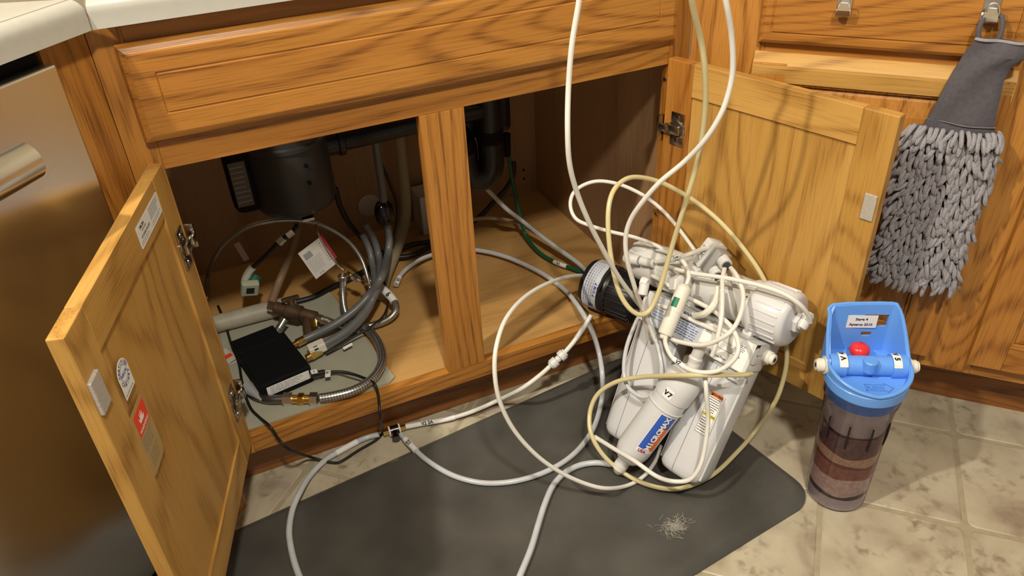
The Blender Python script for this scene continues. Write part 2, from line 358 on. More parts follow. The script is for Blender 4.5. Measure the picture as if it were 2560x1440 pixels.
M_ceil = plain('ceiling_paint', (.78, .74, .66), .9)
tag(MB().box(-2.6, -3.2, 2.45, 3.2, 2.2, 2.5).build('ceiling', M_ceil), kind='structure')

# ================================================================ SINK CABINET
TR, BR_, RB, TB = .6724, .1536, .1157, .876            # opening top, opening bottom, rail bottom, cabinet top
SL, SR, XO, XI = .1296, .2052, .5894, -.245            # stiles and opening sides
cab = thing('sink_cabinet', 'honey oak diagonal corner sink cabinet standing open with two doors swung out', 'cabinet')
T_ = .019
def bxp(name, x0, y0, z0, x1, y1, z1, m, par=cab, b=.0012): return MB().box(x0, y0, z0, x1, y1, z1, b=b).build(name, m, par)
bxp('stile', XL+.0006, 0, RB, XI, T_, TB, W[2], b=.0003); bxp('stile', SL, 0, BR_, SR, T_, TR, W[2], b=.0006); bxp('stile', XO, 0, RB, XR, T_, TB, W[2])
bxp('rail', XI, 0.0004, TR, XO, T_, TB, W[0]); bxp('rail', XI, .0004, RB, XO, T_, BR_, W[0])
bxp('toe_kick', XL-.03, .066, 0, XR+.03, .078, RB+.002, WK[0], b=0)
df = MB().slab(.8504, .1319, [(0, .007), (.003, .014), (.010, .0172), (.012, .0178), (.0375, .0178), (.0384, .0166), (.0398, .0166), (.0412, .0183)], frame((-.2579, 0, .7173), (1, 0, 0), (0, 0, 1)))
df.build('drawer_front', W[0], cab)
# carcass
YB = .60
bxp('side_panel', .615, T_, RB, .628, YB, TB-.004, WV[2], b=0)
bxp('side_panel', XL+.003, T_, RB, XL+.016, YB, TB-.004, WV[2], b=0)
bxp('back_panel', XL+.003, YB, RB, .628, YB+.012, TB-.004, WV[2], b=0)
bxp('cabinet_floor', XL+.016, T_, BR_-.016, .615, YB, BR_-.0004, WF, b=0)
for x, z in ((.578, .222), (.578, .196)): MB().cyl((x, YB-.0006, z), (x, YB+.004, z), .0035, n=10).build('pin_hole', M_dark, cab)
for y, z in ((.075, .51), (.075, .485)): MB().cyl((XL+.0166, y, z), (XL+.012, y, z), .0035, n=10).build('pin_hole', M_dark, cab)
MB().box(XL-.006, .006, RB, XL+.004, .02, TB-.002).build('joint_light_stop', M_dark, cab)  # added dark strip, keeps light from leaking through the corner joint
# left filler strip between the diagonal cabinet and the dishwasher
FLT = frame((XL, 0, 0), (-S2, -S2, 0), (0, 0, 1))      # x along the left run, y up, z into the carcass
def FL(u, z, o=0): return Vector((XL - u*S2 + o*S2, -u*S2 - o*S2, z))
MB().box(0.0010, .0, -.001, .070, TB, T_, FLT).build('filler_strip', W[2], cab)

def make_door(M, wd, z0, z1, flip, root=cab):
    """inside face is +z local, x from hinge, y up"""
    H = z1 - z0; st = .054; rl = .058
    d = MB(); th = .0185
    d.box(st-.004, rl-.004, .004, wd-st+.004, H-rl+.004, th-.0040)
    p = d.build('door', WI[1], root, M)
    for k, (x0, x1) in enumerate(((0, st), (wd-st, wd))): MB().box(x0, 0, 0, x1, H, th, b=.0015).build('stile', W[1] if (k == 0 and flip) else WI[1], p)
    MB().box(st, 0, 0.0002, wd-st, rl, th-.0002, b=.0008).build('rail', WI[0], p); MB().box(st, H-rl, .0002, wd-st, H, th-.0002, b=.0008).build('rail', WI[0], p)
    return p, H
def hinge(p, x, y, zf, s=1):
    """face-frame hinge seen inside the door; s=+1 when the frame is towards -x"""
    h = MB()
    h.box(-.011, -.031, 0, .017, -.013, .0022, b=.0006).box(-.011, .013, 0, .017, .031, .0022, b=.0006)       # two screw ears
    h.lathe([(.0175, 0), (.0175, .0015), (.0150, .0028), (.0145, .0012)], 24, Matrix.Translation((0.002, 0, 0)))
    h.box(-.020, -.0085, .001, .012, .0085, .010, b=.002)
    h.box(-.030, -.007, .006, -.012, .007, .013, b=.002)
    h.box(-.036, -.019, -.010, -.030, .019, .011, b=.0008)                                                     # arm wrapped round the frame
    for yy in (-.022, .022): h.lathe([(.0045, .0022), (.0042, .0034), (.002, .0040)], 12, Matrix.Translation((.004, yy, 0)))
    M = Matrix.Translation((x, y, zf)) @ Matrix.Scale(s, 4, (1, 0, 0))
    o = MB(); o.add(h.v, h.f if s > 0 else [f[::-1] for f in h.f], False, M); o.s = list(h.s)
    return o.build('hinge', M_nickel, p)
# local x, y of a photograph point on the plane z of a frame M
def on(M, u, v, z=0.0):
    n = M.col[2].xyz; o = M.translation + n * z; q = M.inverted() @ PL(u, v, o, n); return q.x, q.y
LZ, LB, DWD = .6845, .1412, .4020
# left door, opened to 107 degrees; its frame starts at the free edge, x runs to the hinge, y up, z out of the inside face
la = 1.8699; ld = Vector((math.cos(la), -math.sin(la), 0)); inn = Vector((math.sin(la), math.cos(la), 0))
MLD = frame(Vector((-.2459, -.002, LB)) + ld*DWD - inn*.0185, -ld, (0, 0, 1))
ldoor, LH = make_door(MLD, DWD, LB, LZ, False)
FZ = .0186
for u, v in ((462, 610), (585, 1005)):
    x, y = on(MLD, u, v, FZ); hinge(ldoor, DWD-.022, y, FZ, -1)
def rrect(x0, y0, x1, y1, r, k=3):
    out = []
    for cx_, cy_, a0 in ((x1-r, y1-r, 0), (x0+r, y1-r, 90), (x0+r, y0+r, 180), (x1-r, y0+r, 270)):
        for i in range(k+1): t = math.radians(a0 + 90*i/k); out.append((cx_ + r*math.cos(t), cy_ + r*math.sin(t)))
    return out
z0_, z1_, z2_ = FZ, FZ + .0004, FZ + .0006
m = MB().prism(rrect(.242, .497, .345, .5275, .0025), z0_, z1_)
m.mi(1).text('YMCEN', .262, .5215, .0042, z2_, bold=.03).text('HIGH RISE', .268, .5160, .0030, z2_).text('KITCHEN FAUCET', .271, .5095, .0034, z2_, bold=.02)
m.mi(2).lines(.246, .500, .290, .506, 2, .0008, z2_, seed=2).lines(.298, .509, .341, .5255, 6, .0010, z2_, seed=3).lines(.298, .500, .341, .5065, 2, .0008, z2_, seed=4)
tag(m.build('sticker', [M_label, M_ink, M_gink], ldoor), 'long white sticker with black and grey print')
m = MB(); arc = [(.0785 + .0170*math.cos(math.radians(a)), .4335 + .0175*math.sin(math.radians(a))) for a in range(-12, 193, 12)]
m.prism(arc + [(.0618, .4065), (.0945, .4065)], z0_, z1_); m.mi(1)
for t, st_, rad, dr in (('CERTIFIED', 165, .0135, -1), ('CABINET', 205, .0135, 1)):
    for k, ch in enumerate(t):
        a = math.radians(st_ - 18.5*k) if dr < 0 else math.radians(st_ + 6 + 21*k)
        m.text(ch, .0785 + rad*math.cos(a), .4335 + rad*math.sin(a), .0042, z2_, rot=(a - PI/2) if dr < 0 else (a + PI/2), bold=.04)
for k in range(32):
    a, b = 2*PI*k/32, 2*PI*(k+1)/32
    m.add([(.0785 + r_*math.cos(t), .4335 + r_*math.sin(t), z2_) for r_, t in ((.0098, a), (.0104, a), (.0104, b), (.0098, b))], [(3, 2, 1, 0)])
m.text('NKCA', .0785, .4335, .0046, z2_, bold=.03).lines(.064, .4085, .0925, .4125, 1, .0010, z2_, seed=9)
tag(m.build('sticker', [M_label, M_inkb], ldoor), 'round white sticker reading certified cabinet')
m = MB().prism(rrect(.0573, .3515, .0960, .3825, .0005), z0_, z1_); m.mi(1)
m.text('WARNING', .0765, .3565, .0048, z2_, bold=.03)
m.prism([(.070, .3635), (.083, .3635), (.085, .368), (.080, .3655), (.082, .374), (.0785, .368), (.078, .377), (.0755, .368), (.0735, .376), (.0725, .368), (.068, .371)], z1_, z2_)
m.mi(2).lines(.0575, .3270, .0960, .3480, 4, .0016, z2_, seed=12).lines(.060, .300, .094, .322, 4, .0012, z2_, seed=13)
tag(m.build('sticker', [M_stred, M_label, M_gink], ldoor), 'red sticker with white print')
tag(MB().prism(rrect(.050, .292, .1005, .389, .008), z0_-.0001, z0_+.0001).build('glue_patch', plain('dull_glue_stain', (.43, .29, .105), .55, noise=.05, nscale=40), ldoor), 'dull stained patch round the red sticker')
MB().box(.0015, .4395, FZ-.001, .0265, .4830, FZ+.0042, b=.0012).build('felt_pad', M_felt, ldoor)
# right door, opened to 108 degrees
ra = 1.8898; d2 = Vector((-math.cos(ra), -math.sin(ra), 0)); inn2 = Vector((-math.sin(ra), math.cos(ra), 0))
MRD = frame(Vector((.5862, -.002, LB)) - inn2*.0185, d2, (0, 0, 1))
rdoor, _ = make_door(MRD, .4057, LB, LZ, True)
for y in (.4209, .1175): hinge(rdoor, .028, y, FZ, 1)
MB().box(.3825, .3735, FZ-.001, .4020, .4165, FZ+.0028, b=.001).build('felt_pad', M_felt, rdoor)
for z in (.6436, .3717): MB().lathe([(.0042, 0), (.0038, .0015), (.0018, .0024)], 12, frame((XO-.0002, .007, z), (0, 1, 0), (0, 0, -1))).build('screw', M_nickel, cab)

# ================================================================ RIGHT BASE CABINET (its run leaves the corner at 47 degrees)
TH = .822; rc, rs = math.cos(TH), math.sin(TH)
MR = frame((XR, 0, 0), (rc, -rs, 0), (0, 0, 1)); NR = Vector((-rs, -rc, 0))          # x along the run, y up, z out into the room
if MR.col[2].xyz.dot(NR) < 0: raise SystemExit('frame')
rcab = thing('base_cabinet', 'honey oak base cabinet right of the sink cabinet with drawer above raised-panel doors', 'cabinet', MR)
def rb(name, x0, y0, z0, x1, y1, z1, m, b=.0012): return MB().box(x0, y0, z0, x1, y1, z1, b=b).build(name, m, rcab)
rb('stile', .0005, RB, -T_, .125, TB, 0, W[1]); rb('stile', .488, RB, -T_, .580, TB, 0, W[1]); rb('stile', .98, RB, -T_, 1.04, TB, 0, W[1])
for a, b_ in ((.125, .488), (.580, .98)):
    rb('rail', a, RB, -T_, b_, .170, -.0004, W[0]); rb('rail', a, .845, -T_, b_, TB, -.0004, W[0]); rb('rail', a, .675, -T_, b_, .728, -.0004, W[0])
rb('toe_kick', -.032, 0, -.078, 1.04, RB+.002, -.0655, WK[0], b=0)
rb('side_panel', 1.028, .0, -.58, 1.04, TB-.002, -T_, WV[2], b=0); rb('back_panel', .16, RB, -.60, 1.04, TB-.002, -.58, WV[2], b=0)
def rslab(name, x0, y0, x1, y1, rings, m, par=rcab): return MB().slab(x1-x0, y1-y0, rings, frame((x0, y0, 0), (1, 0, 0), (0, 1, 0))).build(name, m, par)
DR = [(0, .006), (.003, .013), (.008, .0165), (.0185, .0172), (.0192, .0160), (.0205, .0160), (.0225, .0183)]
rslab('drawer_front', .113, .7147, .501, .8500, DR, W[0]); rslab('drawer_front', .567, .7147, .990, .8500, DR, W[0])
def rdoorf(x0, x1, y0, y1):
    H, w_, st = y1-y0, x1-x0, .056
    d = MB().slab(w_-2*st+.012, H-2*st+.012, [(0, .009), (.0065, .009), (.012, .0115), (.038, .0165)], frame((x0+st-.006, y0+st-.006, 0), (1, 0, 0), (0, 1, 0))).build('door', W[1], rcab)
    for a in (x0, x1-st): MB().box(a, y0, 0, a+st, y1-.016, .019, b=.002).build('stile', W[1], d)
    MB().box(x0+st, y0, 0, x1-st, y0+st, .0188, b=.0012).build('rail', W[0], d)
    rp = [(0, y1-st+.008), (.0185, y1-st+.008), (.0195, y1-.024), (.019, y1-.019), (.016, y1-.0155), (.009, y1-.008), (.003, y1-.002), (0, y1-.002)]
    o = MB(); n = len(rp); o.add([(x, y, z) for x in (x0, x1) for z, y in rp], [tuple(range(n)), tuple(range(n, 2*n))[::-1]] + [(i, n+i, n+(i+1) % n, (i+1) % n) for i in range(n)])
    tag(o.build('rail', WI[0], d), 'top rail with a worn finger-pull edge')  # whole rail in the paler inside oak
    mo = MB()
    for (a, b_, c, e) in ((x0+st-.001, y0+st-.001, x1-st+.001, y0+st+.005), (x0+st-.001, y1-st+.003, x1-st+.001, y1-st+.009), (x0+st-.001, y0+st, x0+st+.005, y1-st+.008), (x1-st-.005, y0+st, x1-st+.001, y1-st+.008)):
        mo.box(a, b_, .010, c, e, .0155, b=.0018)
    mo.build('moulding', W[1], d)
rdoorf(.111, .501, .150, .7010); rdoorf(.567, .985, .150, .7010)

# ================================================================ DISHWASHER
MDL = frame((XL, 0, 0), (S2, S2, 0), (0, 0, 1))                       # left run: x towards the corner, y up, z out into the room
if MDL.col[2].xyz.dot(Vector((S2, -S2, 0))) < 0: raise SystemExit('frame2')
dw = thing('dishwasher', 'brushed stainless steel dishwasher with bar handle left of the sink cabinet', 'dishwasher', MDL)
u0, u1 = -.072, -.672
tag(MB().box(u1, .105, .002, u0, .855, .024, b=.003).build('door_panel', M_steel, dw), 'brushed stainless front')
MB().box(u1+.004, .0, -.56, u0-.004, .868, .0, b=0).build('body', M_blackm, dw)
MB().box(u1, 0.002, -.06, u0, .10, -.045).build('kick_plate', M_blackm, dw)
hb_ = MB(); hx0 = -.182; hz = .787
hb_.tube([(u1+.09, hz, .066), (-.40, hz, .070), (-.26, hz, .070), (hx0, hz, .066)], .0215, 20, 6, rfun=lambda t: 1.0)
hb_.cyl((-.225, hz-.004, .016), (-.225, hz-.004, .060), .0125); hb_.cyl((u1+.12, hz-.004, .016), (u1+.12, hz-.004, .060), .0125)
tag(hb_.build('handle', M_steel, dw), 'thick round steel bar handle')
MB().box(u0-.0005, .0, -.56, .0, .02, -.54).build('side_strip', M_blackm, dw)

# ================================================================ COUNTERTOP
OV = .030
ct = thing('countertop', 'cream laminate countertop with rounded front edge and a dark mitred seam', 'countertop')
def nose():                                                          # profile: (outward, z)
    p = [(-.60, .914), (-.030, .914), (-.022, .9148), (-.012, .9145)]
    for a in range(75, -16, -15): p.append((-.016 + .016*math.cos(math.radians(a)), .897 + .0172*math.sin(math.radians(a))))
    return p + [(0.0, .8768), (-.003, .8762), (-.60, .8762)]
def section(p, q, d, n0, n1, name, lab):                             # extrude the profile from p to q, mitred: shift per unit outward n0, n1
    pr = nose(); N = len(pr); nrm = Vector((d.y, -d.x, 0)); vs = []
    for base, k in ((p, n0), (q, n1)):
        for o_, z in pr: vs.append(base + nrm*o_ + d*(k*o_) + Vector((0, 0, z)))
    fs = [tuple(range(N))[::-1], tuple(range(N, 2*N))] + [(i, (i+1) % N, N+(i+1) % N, N+i) for i in range(N)]
    o = MB(); o.add(vs, fs, True); return tag(o.build(name, M_counter, ct), lab)
t2 = math.tan(PI/8); tr_ = math.tan(TH/2)
pA = Vector((XL + OV*t2 + .0006, -OV, 0)); pB = Vector((XR - OV*tr_, -OV, 0))
section(pA, pB, Vector((1, 0, 0)), -t2, tr_, 'worktop_section', None)
dl_ = Vector((S2, S2, 0)); pL = Vector((XL + OV*t2, -OV, 0)) - dl_*.0007
section(pL - dl_*1.1, pL, dl_, 0, t2, 'worktop_section', None)
dr_ = Vector((rc, -rs, 0)); section(pB + dr_*.0007, pB + dr_*1.15, dr_, -tr_, 0, 'worktop_section', None)
sm = MB(); pr = nose()
for k in range(1, len(pr)-1):
    a, b_ = pr[k], pr[k+1]
    nrm = Vector((0, -1, 0)); f = lambda o_, z, e: pA + nrm*(o_+.0001) + Vector((-t2*o_, 0, z + .0001)) + Vector((e, 0, 0))
    sm.add([f(*a, -.0015), f(*a, .0003), f(*b_, .0003), f(*b_, -.0015)], [(0, 1, 2, 3)])
sm.build('seam', M_seam, ct)

# ================================================================ FLOOR MAT
def roundpoly(P, r, k=7):
    out = []; n = len(P)
    for i in range(n):
        a, b, c = Vector(P[i-1]), Vector(P[i]), Vector(P[(i+1) % n]); d1 = (a-b).normalized(); d2 = (c-b).normalized()
        h = math.acos(d1.dot(d2))/2; t = r/math.tan(h); ce = b + (d1+d2).normalized()*(r/math.sin(h)); p, q = b + d1*t, b + d2*t
        a0 = math.atan2(p.y-ce.y, p.x-ce.x); a1 = math.atan2(q.y-ce.y, q.x-ce.x); da = (a1-a0+PI) % (2*PI) - PI
        for m_ in range(k+1): out.append(ce + Vector((math.cos(a0+da*m_/k), math.sin(a0+da*m_/k)))*r)
    return out
MP_ = [(-.82, -.628), (.650, -.4625), (.574, .0425), (-.82, -.113)]
def matring(e, z): return [(p.x, p.y, z) for p in roundpoly([(x + (e if x < 0 else -e), y + (e if y < -.3 else -e)) for x, y in MP_], .050 - e*.5)]
m = MB(); rg = [matring(0, 0), matring(0, .004), matring(.012, .0125), matring(.020, .0145)]; n = len(rg[0])
m.add([v for r_ in rg for v in r_], [tuple(range(n))[::-1], tuple(range(3*n, 4*n))] + [(k*n+i, k*n+(i+1) % n, (k+1)*n+(i+1) % n, (k+1)*n+i) for k in range(3) for i in range(n)], True)
o = m.build('floor_mat', M_mat, None, Matrix.Translation((0, 0, .0003))); tag(o, 'dark charcoal anti-fatigue mat with rounded corner on the tiled floor', 'mat')
MZ = .0150
lint = MB(); rd = random.Random(5); lc = Z(1688, 1318, MZ)
for k in range(150):
    a = rd.random()*2*PI; r0 = abs(rd.gauss(0, .010)); p = lc + Vector((r0*math.cos(a)*1.3, r0*math.sin(a), .0006)); b_ = rd.random()*2*PI; L_ = .004 + rd.random()*.018
    q = p + Vector((math.cos(b_), math.sin(b_), 0))*L_*.5 + Vector((rd.gauss(0, .003), rd.gauss(0, .003), rd.random()*.004)); e = p + Vector((math.cos(b_+.6), math.sin(b_+.6), 0))*L_; e.z = MZ + .0008
    lint.tube([p, q, e], .00016 + rd.random()*.0001, 3, 3)
tag(lint.build('lint_clump', M_lint), 'small tangled clump of pale lint and hair on the charcoal mat', 'lint', kind='stuff')

def wrap(mb, M, r, a0, a1, z0, z1, k=6):
    vs = []; fs = []
    for i in range(k+1):
        a = math.radians(a0 + (a1-a0)*i/k)
        for z in (z0, z1): vs.append((r*math.cos(a), r*math.sin(a), z))
    for i in range(k): fs.append((2*i, 2*i+2, 2*i+3, 2*i+1))
    return mb.add(vs, fs, False, M)
def onwrap(M, r, a, z): t = math.radians(a); return M @ frame((r*math.cos(t), r*math.sin(t), z), (-math.sin(t), math.cos(t), 0), (0, 0, 1))
# ================================================================ CLEAR CANISTER WITH BLUE HEAD
cp = Vector((.689, -.462, 0)); ca = math.radians(-29.5)
MC = Matrix.Translation(cp) @ Matrix.Rotation(ca, 4, 'Z')                     # local x along the ports, y to the back
can = thing('filter_canister', 'clear filter canister with bright blue head and layered reddish filling standing on the tiles', 'water filter', MC)
b_ = MB().lathe([(.046, .0005), (.050, .004), (.0510, .012), (.0525, .10), (.0545, .20), (.0575, .232), (.0600, .238), (.0605, .262)], 40)
tag(b_.build('housing', M_glass, can), 'clear tapered plastic housing')
fills = [(.004, .030, (.72, .66, .72), 'clear base'), (.030, .040, (.10, .06, .07), ''), (.040, .078, (.80, .62, .60), ''), (.078, .106, (.44, .19, .15), ''), (.106, .114, (.27, .11, .08), ''), (.114, .134, (.72, .50, .36), ''), (.134, .176, (.22, .11, .12), ''), ]
for k, (a, c, col, _) in enumerate(fills):
    mm_ = plain('filling_%d' % k, col, .5, noise=.25 if k != 0 else .08, nscale=260 if k in (5,) else 120, bump=.3, bscale=500)
    r_ = .0485 + (a+c)*.008; wob = [(r_, a), (r_, c)]
    ly = MB().lathe(wob, 40)
    if k >= 1:
        wv = lambda x, y, z: z + (.0022*math.sin(2*math.atan2(y, x)+z*60) + .0014*math.sin(5*math.atan2(y, x)+z*200) if .035 < z < .18 else 0)
        ly.v = [(x, y, wv(x, y, z)) for x, y, z in ly.v]
    ly.build('filling_layer', mm_, can)
MB().lathe([(.0475, .177), (.049, .181), (.049, .236), (.046, .240)], 32).build('inner_cartridge', plain('cartridge_plastic', (.52, .45, .49), .35, noise=.1), can)
for k in range(5):                                                            # moulded ribs of the housing
    a = math.radians(-155 + 38*k); p = Vector((.0532*math.cos(a), .0532*math.sin(a), .155)); q = Vector((.0546*math.cos(a), .0546*math.sin(a), .205))
    MB().tube([p, (p+q)/2 + Vector((math.cos(a), math.sin(a), 0))*.0012, q], .0016, 6, 4).build('rib', M_dark, can)
hd = MB().lathe([(.0560, .236), (.0570, .2385), (.0552, .2410), (.0575, .2440), (.0552, .2475), (.0575, .2505), (.0552, .2540), (.0585, .257), (.0585, .262), (.0635, .262), (.0640, .266), (.0640, .279), (.0610, .282), (.0590, .277), (.0560, .2745)], 48)
hd.build('head', M_blue, can)
tb_ = MB().cyl((-.060, .010, .287), (.060, .010, .287), .0165, n=24).cyl((-.060, .010, .287), (-.036, .010, .287), .0200, n=24).cyl((.036, .010, .287), (.060, .010, .287), .0200, n=24)
tb_.cyl((0, -.002, .287), (0, -.002, .308), .0115, n=24, bev=.0015)
tb_.build('port_tube', M_blue, can)
# bracket wall: U of sheet plastic round the back, low at the front
bw = MB(); prof = []                                                          # outline seen from above with top height
def wallpt(x, y, h): prof.append((x, y, h))
for a in range(-90, 1, 10):
    t = math.radians(a); h = .284 + .014*max(0, (a+90)/90)
    wallpt(.0630*math.cos(t), .0630*math.sin(t), h)
prof = [p for p in prof]
right = prof + [(.0630, .012, .303), (.0590, .032, .330), (.0530, .050, .356), (.0465, .0615, .369), (.040, .0655, .3715), (0, .0655, .3715)]
left = ([(-x, y, h) for x, y, h in prof] + [(-.0632, .012, .303), (-.0622, .035, .332), (-.0600, .052, .358), (-.0560, .0615, .370), (-.049, .0655, .3715)])[::-1]
outline = right + left[1:-1]
def insetp(p, e):
    x, y = p; r = math.hypot(x, y); 
    if y > .060: return (x*(1-e/.06) if abs(x) > .05 else x, y-e)
    return (x*(1-e/r), y*(1-e/r) if y < .03 else y-e*.4)
n = len(outline); th = .0042
vo = [(x, y, .262) for x, y, h in outline]; vt = [(x, y, h) for x, y, h in outline]
ii = [insetp((x, y), th) for x, y, h in outline]
vi = [(x, y, h) for (x, y), (_, _, h) in zip(ii, outline)]; vb = [(x, y, .262) for x, y in ii]
# slots are cut by leaving gaps in the back wall, built separately
bk = [i for i in range(n) if outline[i][1] >= .0654]
lo, hi = min(bk), max(bk)
fs = []
for i in range(n):
    j = (i+1) % n
    if outline[i][1] >= .0654 and outline[j][1] >= .0654: continue
    fs += [(i, j, n+j, n+i), (n+i, n+j, 2*n+j, 2*n+i), (2*n+i, 2*n+j, 3*n+j, 3*n+i)]
bw.add(vo + vt + vi + vb, fs, False)
def bkbox(x0, z0, x1, z1): bw.box(x0-.004, .0613, z0, x1-.005, .0655, z1)
bkbox(-.046, .262, .046, .308); bkbox(-.046, .308, -.020, .317); bkbox(.020, .308, .046, .317); bkbox(-.046, .317, .046, .328); bkbox(-.046, .328, -.041, .352); bkbox(.041, .328, .046, .352); bkbox(-.046, .352, .046, .3715)
bw.box(-.050, .030, .262, .050, .062, .281, b=.004)
rim = MB().tube([Vector((x, y, h)) for x, y, h in outline] + [Vector(outline[0])], .0030, 8, 2)
bw.add(rim.v, rim.f, True)
bw.build('bracket', M_blue, can)
MB().lathe([(.006, .283), (.008, .289), (.0145, .292), (.0165, .298), (.0150, .3045), (.010, .3085), (.002, .3095)], 24, Matrix.Translation((-.006, .036, 0))).build('release_button', M_red, can)
for s_, nm in ((-1, 'fitting'), (1, 'fitting')):
    f = MB().cyl((s_*.0600, .010, .287), (s_*.0670, .010, .287), .0150, n=24).cyl((s_*.067, .010, .287), (s_*.0770, .010, .287), .0110, n=24, bev=.001).cyl((s_*.077, .010, .287), (s_*.0800, .010, .287), .0088, n=20)
    f.mi(1).cyl((s_*.0800, .010, .287), (s_*.0802, .010, .287), .0040, n=16)
    f.build(nm, [M_cream, M_dark], can)
cb = MB().box(-.030, .0592, .3265, .020, .0597, .3515, Matrix.Translation((0, 0, 0))).mi(1)
FB = frame((0, .0590, 0), (1, 0, 0), (0, 0, 1))
cb.text('Stage 4', -.005, .344, .0048, .0002, FB, bold=.03).text('Apteros 2510', -.005, .3335, .0047, .0002, FB, bold=.03)
tag(cb.build('label', [M_label, M_ink], can), 'white card reading stage 4')
MTB = frame((0, .010, .287), (0, 1, 0), (0, 0, 1))
for s_, t2_ in ((-1, '4'), (1, '5')):
    lb = MB(); z0 = -.0475 if s_ < 0 else .0360
    wrap(lb, MTB, .0204, 48, 150, z0, z0+.0130, 8); lb.mi(1)
    for ch, a in (('V', 108 if s_ < 0 else 74), (t2_, 74 if s_ < 0 else 108)):
        lb.text(ch, 0, 0, .0082, 0, onwrap(MTB, .0208, a, z0+.0065) @ Matrix.Rotation(PI if s_ < 0 else 0, 4, 'Z'), bold=.05)
    tag(lb.build('label', [M_label, M_ink], can), 'small white label reading V' + t2_)
ar = MB(); FA = frame((.010, -.030, .2752), (1, 0, 0), (0, 1, 0))
for (x0, y0, x1, y1) in ((-.020, .0062, .011, .0078), (-.020, -.0078, .011, -.0062), (-.0205, -.0078, -.0190, .0078)): ar.box(x0, y0, -.001, x1, y1, .0006, FA)
for q in (1, -1): ar.box(-.0008, 0, -.001, .0008, .0165, .0006, FA @ Matrix.Translation((.0225, 0, 0)) @ Matrix.Rotation(q*math.radians(48), 4, 'Z') @ Matrix.Scale(q, 4, (0, 1, 0)))
ar.text('FLOW', -.005, 0, .0075, .0005, FA, bold=.03)
tag(ar.build('flow_arrow', plain('blue_relief', (.09, .25, .70), .4), can), 'raised arrow reading flow')

# ================================================================ REVERSE OSMOSIS UNIT leaning on the right door
ph = math.radians(30); eu = Vector((.3, -.954, 0)).normalized(); en = Vector((-eu.y, eu.x, 0)); ax = Vector((0, 0, 1))*math.cos(ph) + en*math.sin(ph); yb = ax.cross(eu)
RO = Vector((.4494, -.3292, .0385)); MU = Matrix(((eu.x, yb.x, ax.x, RO.x), (eu.y, yb.y, ax.y, RO.y), (eu.z, yb.z, ax.z, RO.z), (0, 0, 0, 1)))
ro = thing('reverse_osmosis_unit', 'white multi-stage water filter unit with two cartridges leaning against the open right door', 'water filter', MU)
def U(u, v, yl): q = MU.inverted() @ PL(u, v, RO + yb*yl, yb); return q            # photograph point on a plane of the unit, in its own axes
def sump(M, lab, warn):
    s = MB().lathe([(.030, -.0005), (.038, .002), (.043, .010), (.0448, .022), (.0452, .12), (.0460, .245)], 40, M, sq=(3.2, .86))
    for sx in (-1, 1): s.tube([M @ Vector((sx*.0425, -.0195, .012)), M @ Vector((sx*.0435, -.0200, .10)), M @ Vector((sx*.0445, -.0205, .225))], .0022, 6, 3)
    o = tag(s.build('filter_cartridge', M_sump, ro), lab)
    MB().tube([M @ Vector((-.006, -.0388, .006)), M @ Vector((-.005, -.0393, .1)), M @ Vector((-.004, -.0400, .215))], .0006, 4, 3).build('mould_seam', M_gink, o)
    c = MB().lathe([(.0460, .228), (.0485, .230), (.0490, .240), (.0480, .262), (.0440, .268)], 40, M, sq=(2.6, .90))
    c.box(-.050, -.030, .240, .050, .040, .275, M, b=.006)
    c.build('cartridge_cap', M_white, o)
    return o
MS1 = I4.copy(); MS2 = Matrix.Translation((-.1290, 0, -.006)) @ Matrix.Rotation(math.radians(-4), 4, 'Y')
sp1 = sump(MS1, 'right filter cartridge with a warning sticker', True); sump(MS2, 'left plain filter cartridge', False)
# warning sticker on the front of the right cartridge
FS = frame((.0, -.0405, 0), (1, 0, 0), (0, 0, 1))
ws = MB(); x0, x1, y0, y1 = .0055, .0315, .095, .172
def cur(x): return -.0400 + .0000 + max(0, (abs(x)-.026))*.35
ws.add([(x, cur(x)-.0004, y) for x in (x0, .018, .026, x1) for y in (y0, y1)], [(0, 2, 3, 1), (2, 4, 5, 3), (4, 6, 7, 5)])
FW = frame((0, -.0406, 0), (1, 0, 0), (0, 0, 1))
ws.mi(1).rect(x0+.0005, .1645, .0300, .1715, .0002, FW).mi(2).rect(x0+.0005, .1265, .0300, .1340, .0002, FW)
ws.mi(3).text('WARNING', .0190, .168, .0032, .0004, FW, bold=.03).text('CAUTION', .0178, .1302, .0038, .0004, FW, bold=.03)
ws.add([(.0075, .1655, .0004), (.0115, .1655, .0004), (.0095, .1705, .0004)], [(0, 1, 2)], False, FW)
ws.lines(.0070, .1350, .0290, .1640, 7, .0013, .0002, FW, seed=21).lines(.0070, .0970, .0290, .1255, 6, .0013, .0002, FW, seed=22)
for a in ((.0052, .0945, .0056, .173), (.0300, .0945, .0304, .173), (.0052, .0945, .0304, .0949)): ws.rect(*a, .0002, FW)
tag(ws.build('warning_sticker', [M_label, M_orange, M_yellow, M_ink], sp1), 'white sticker with orange warning and yellow caution bars')
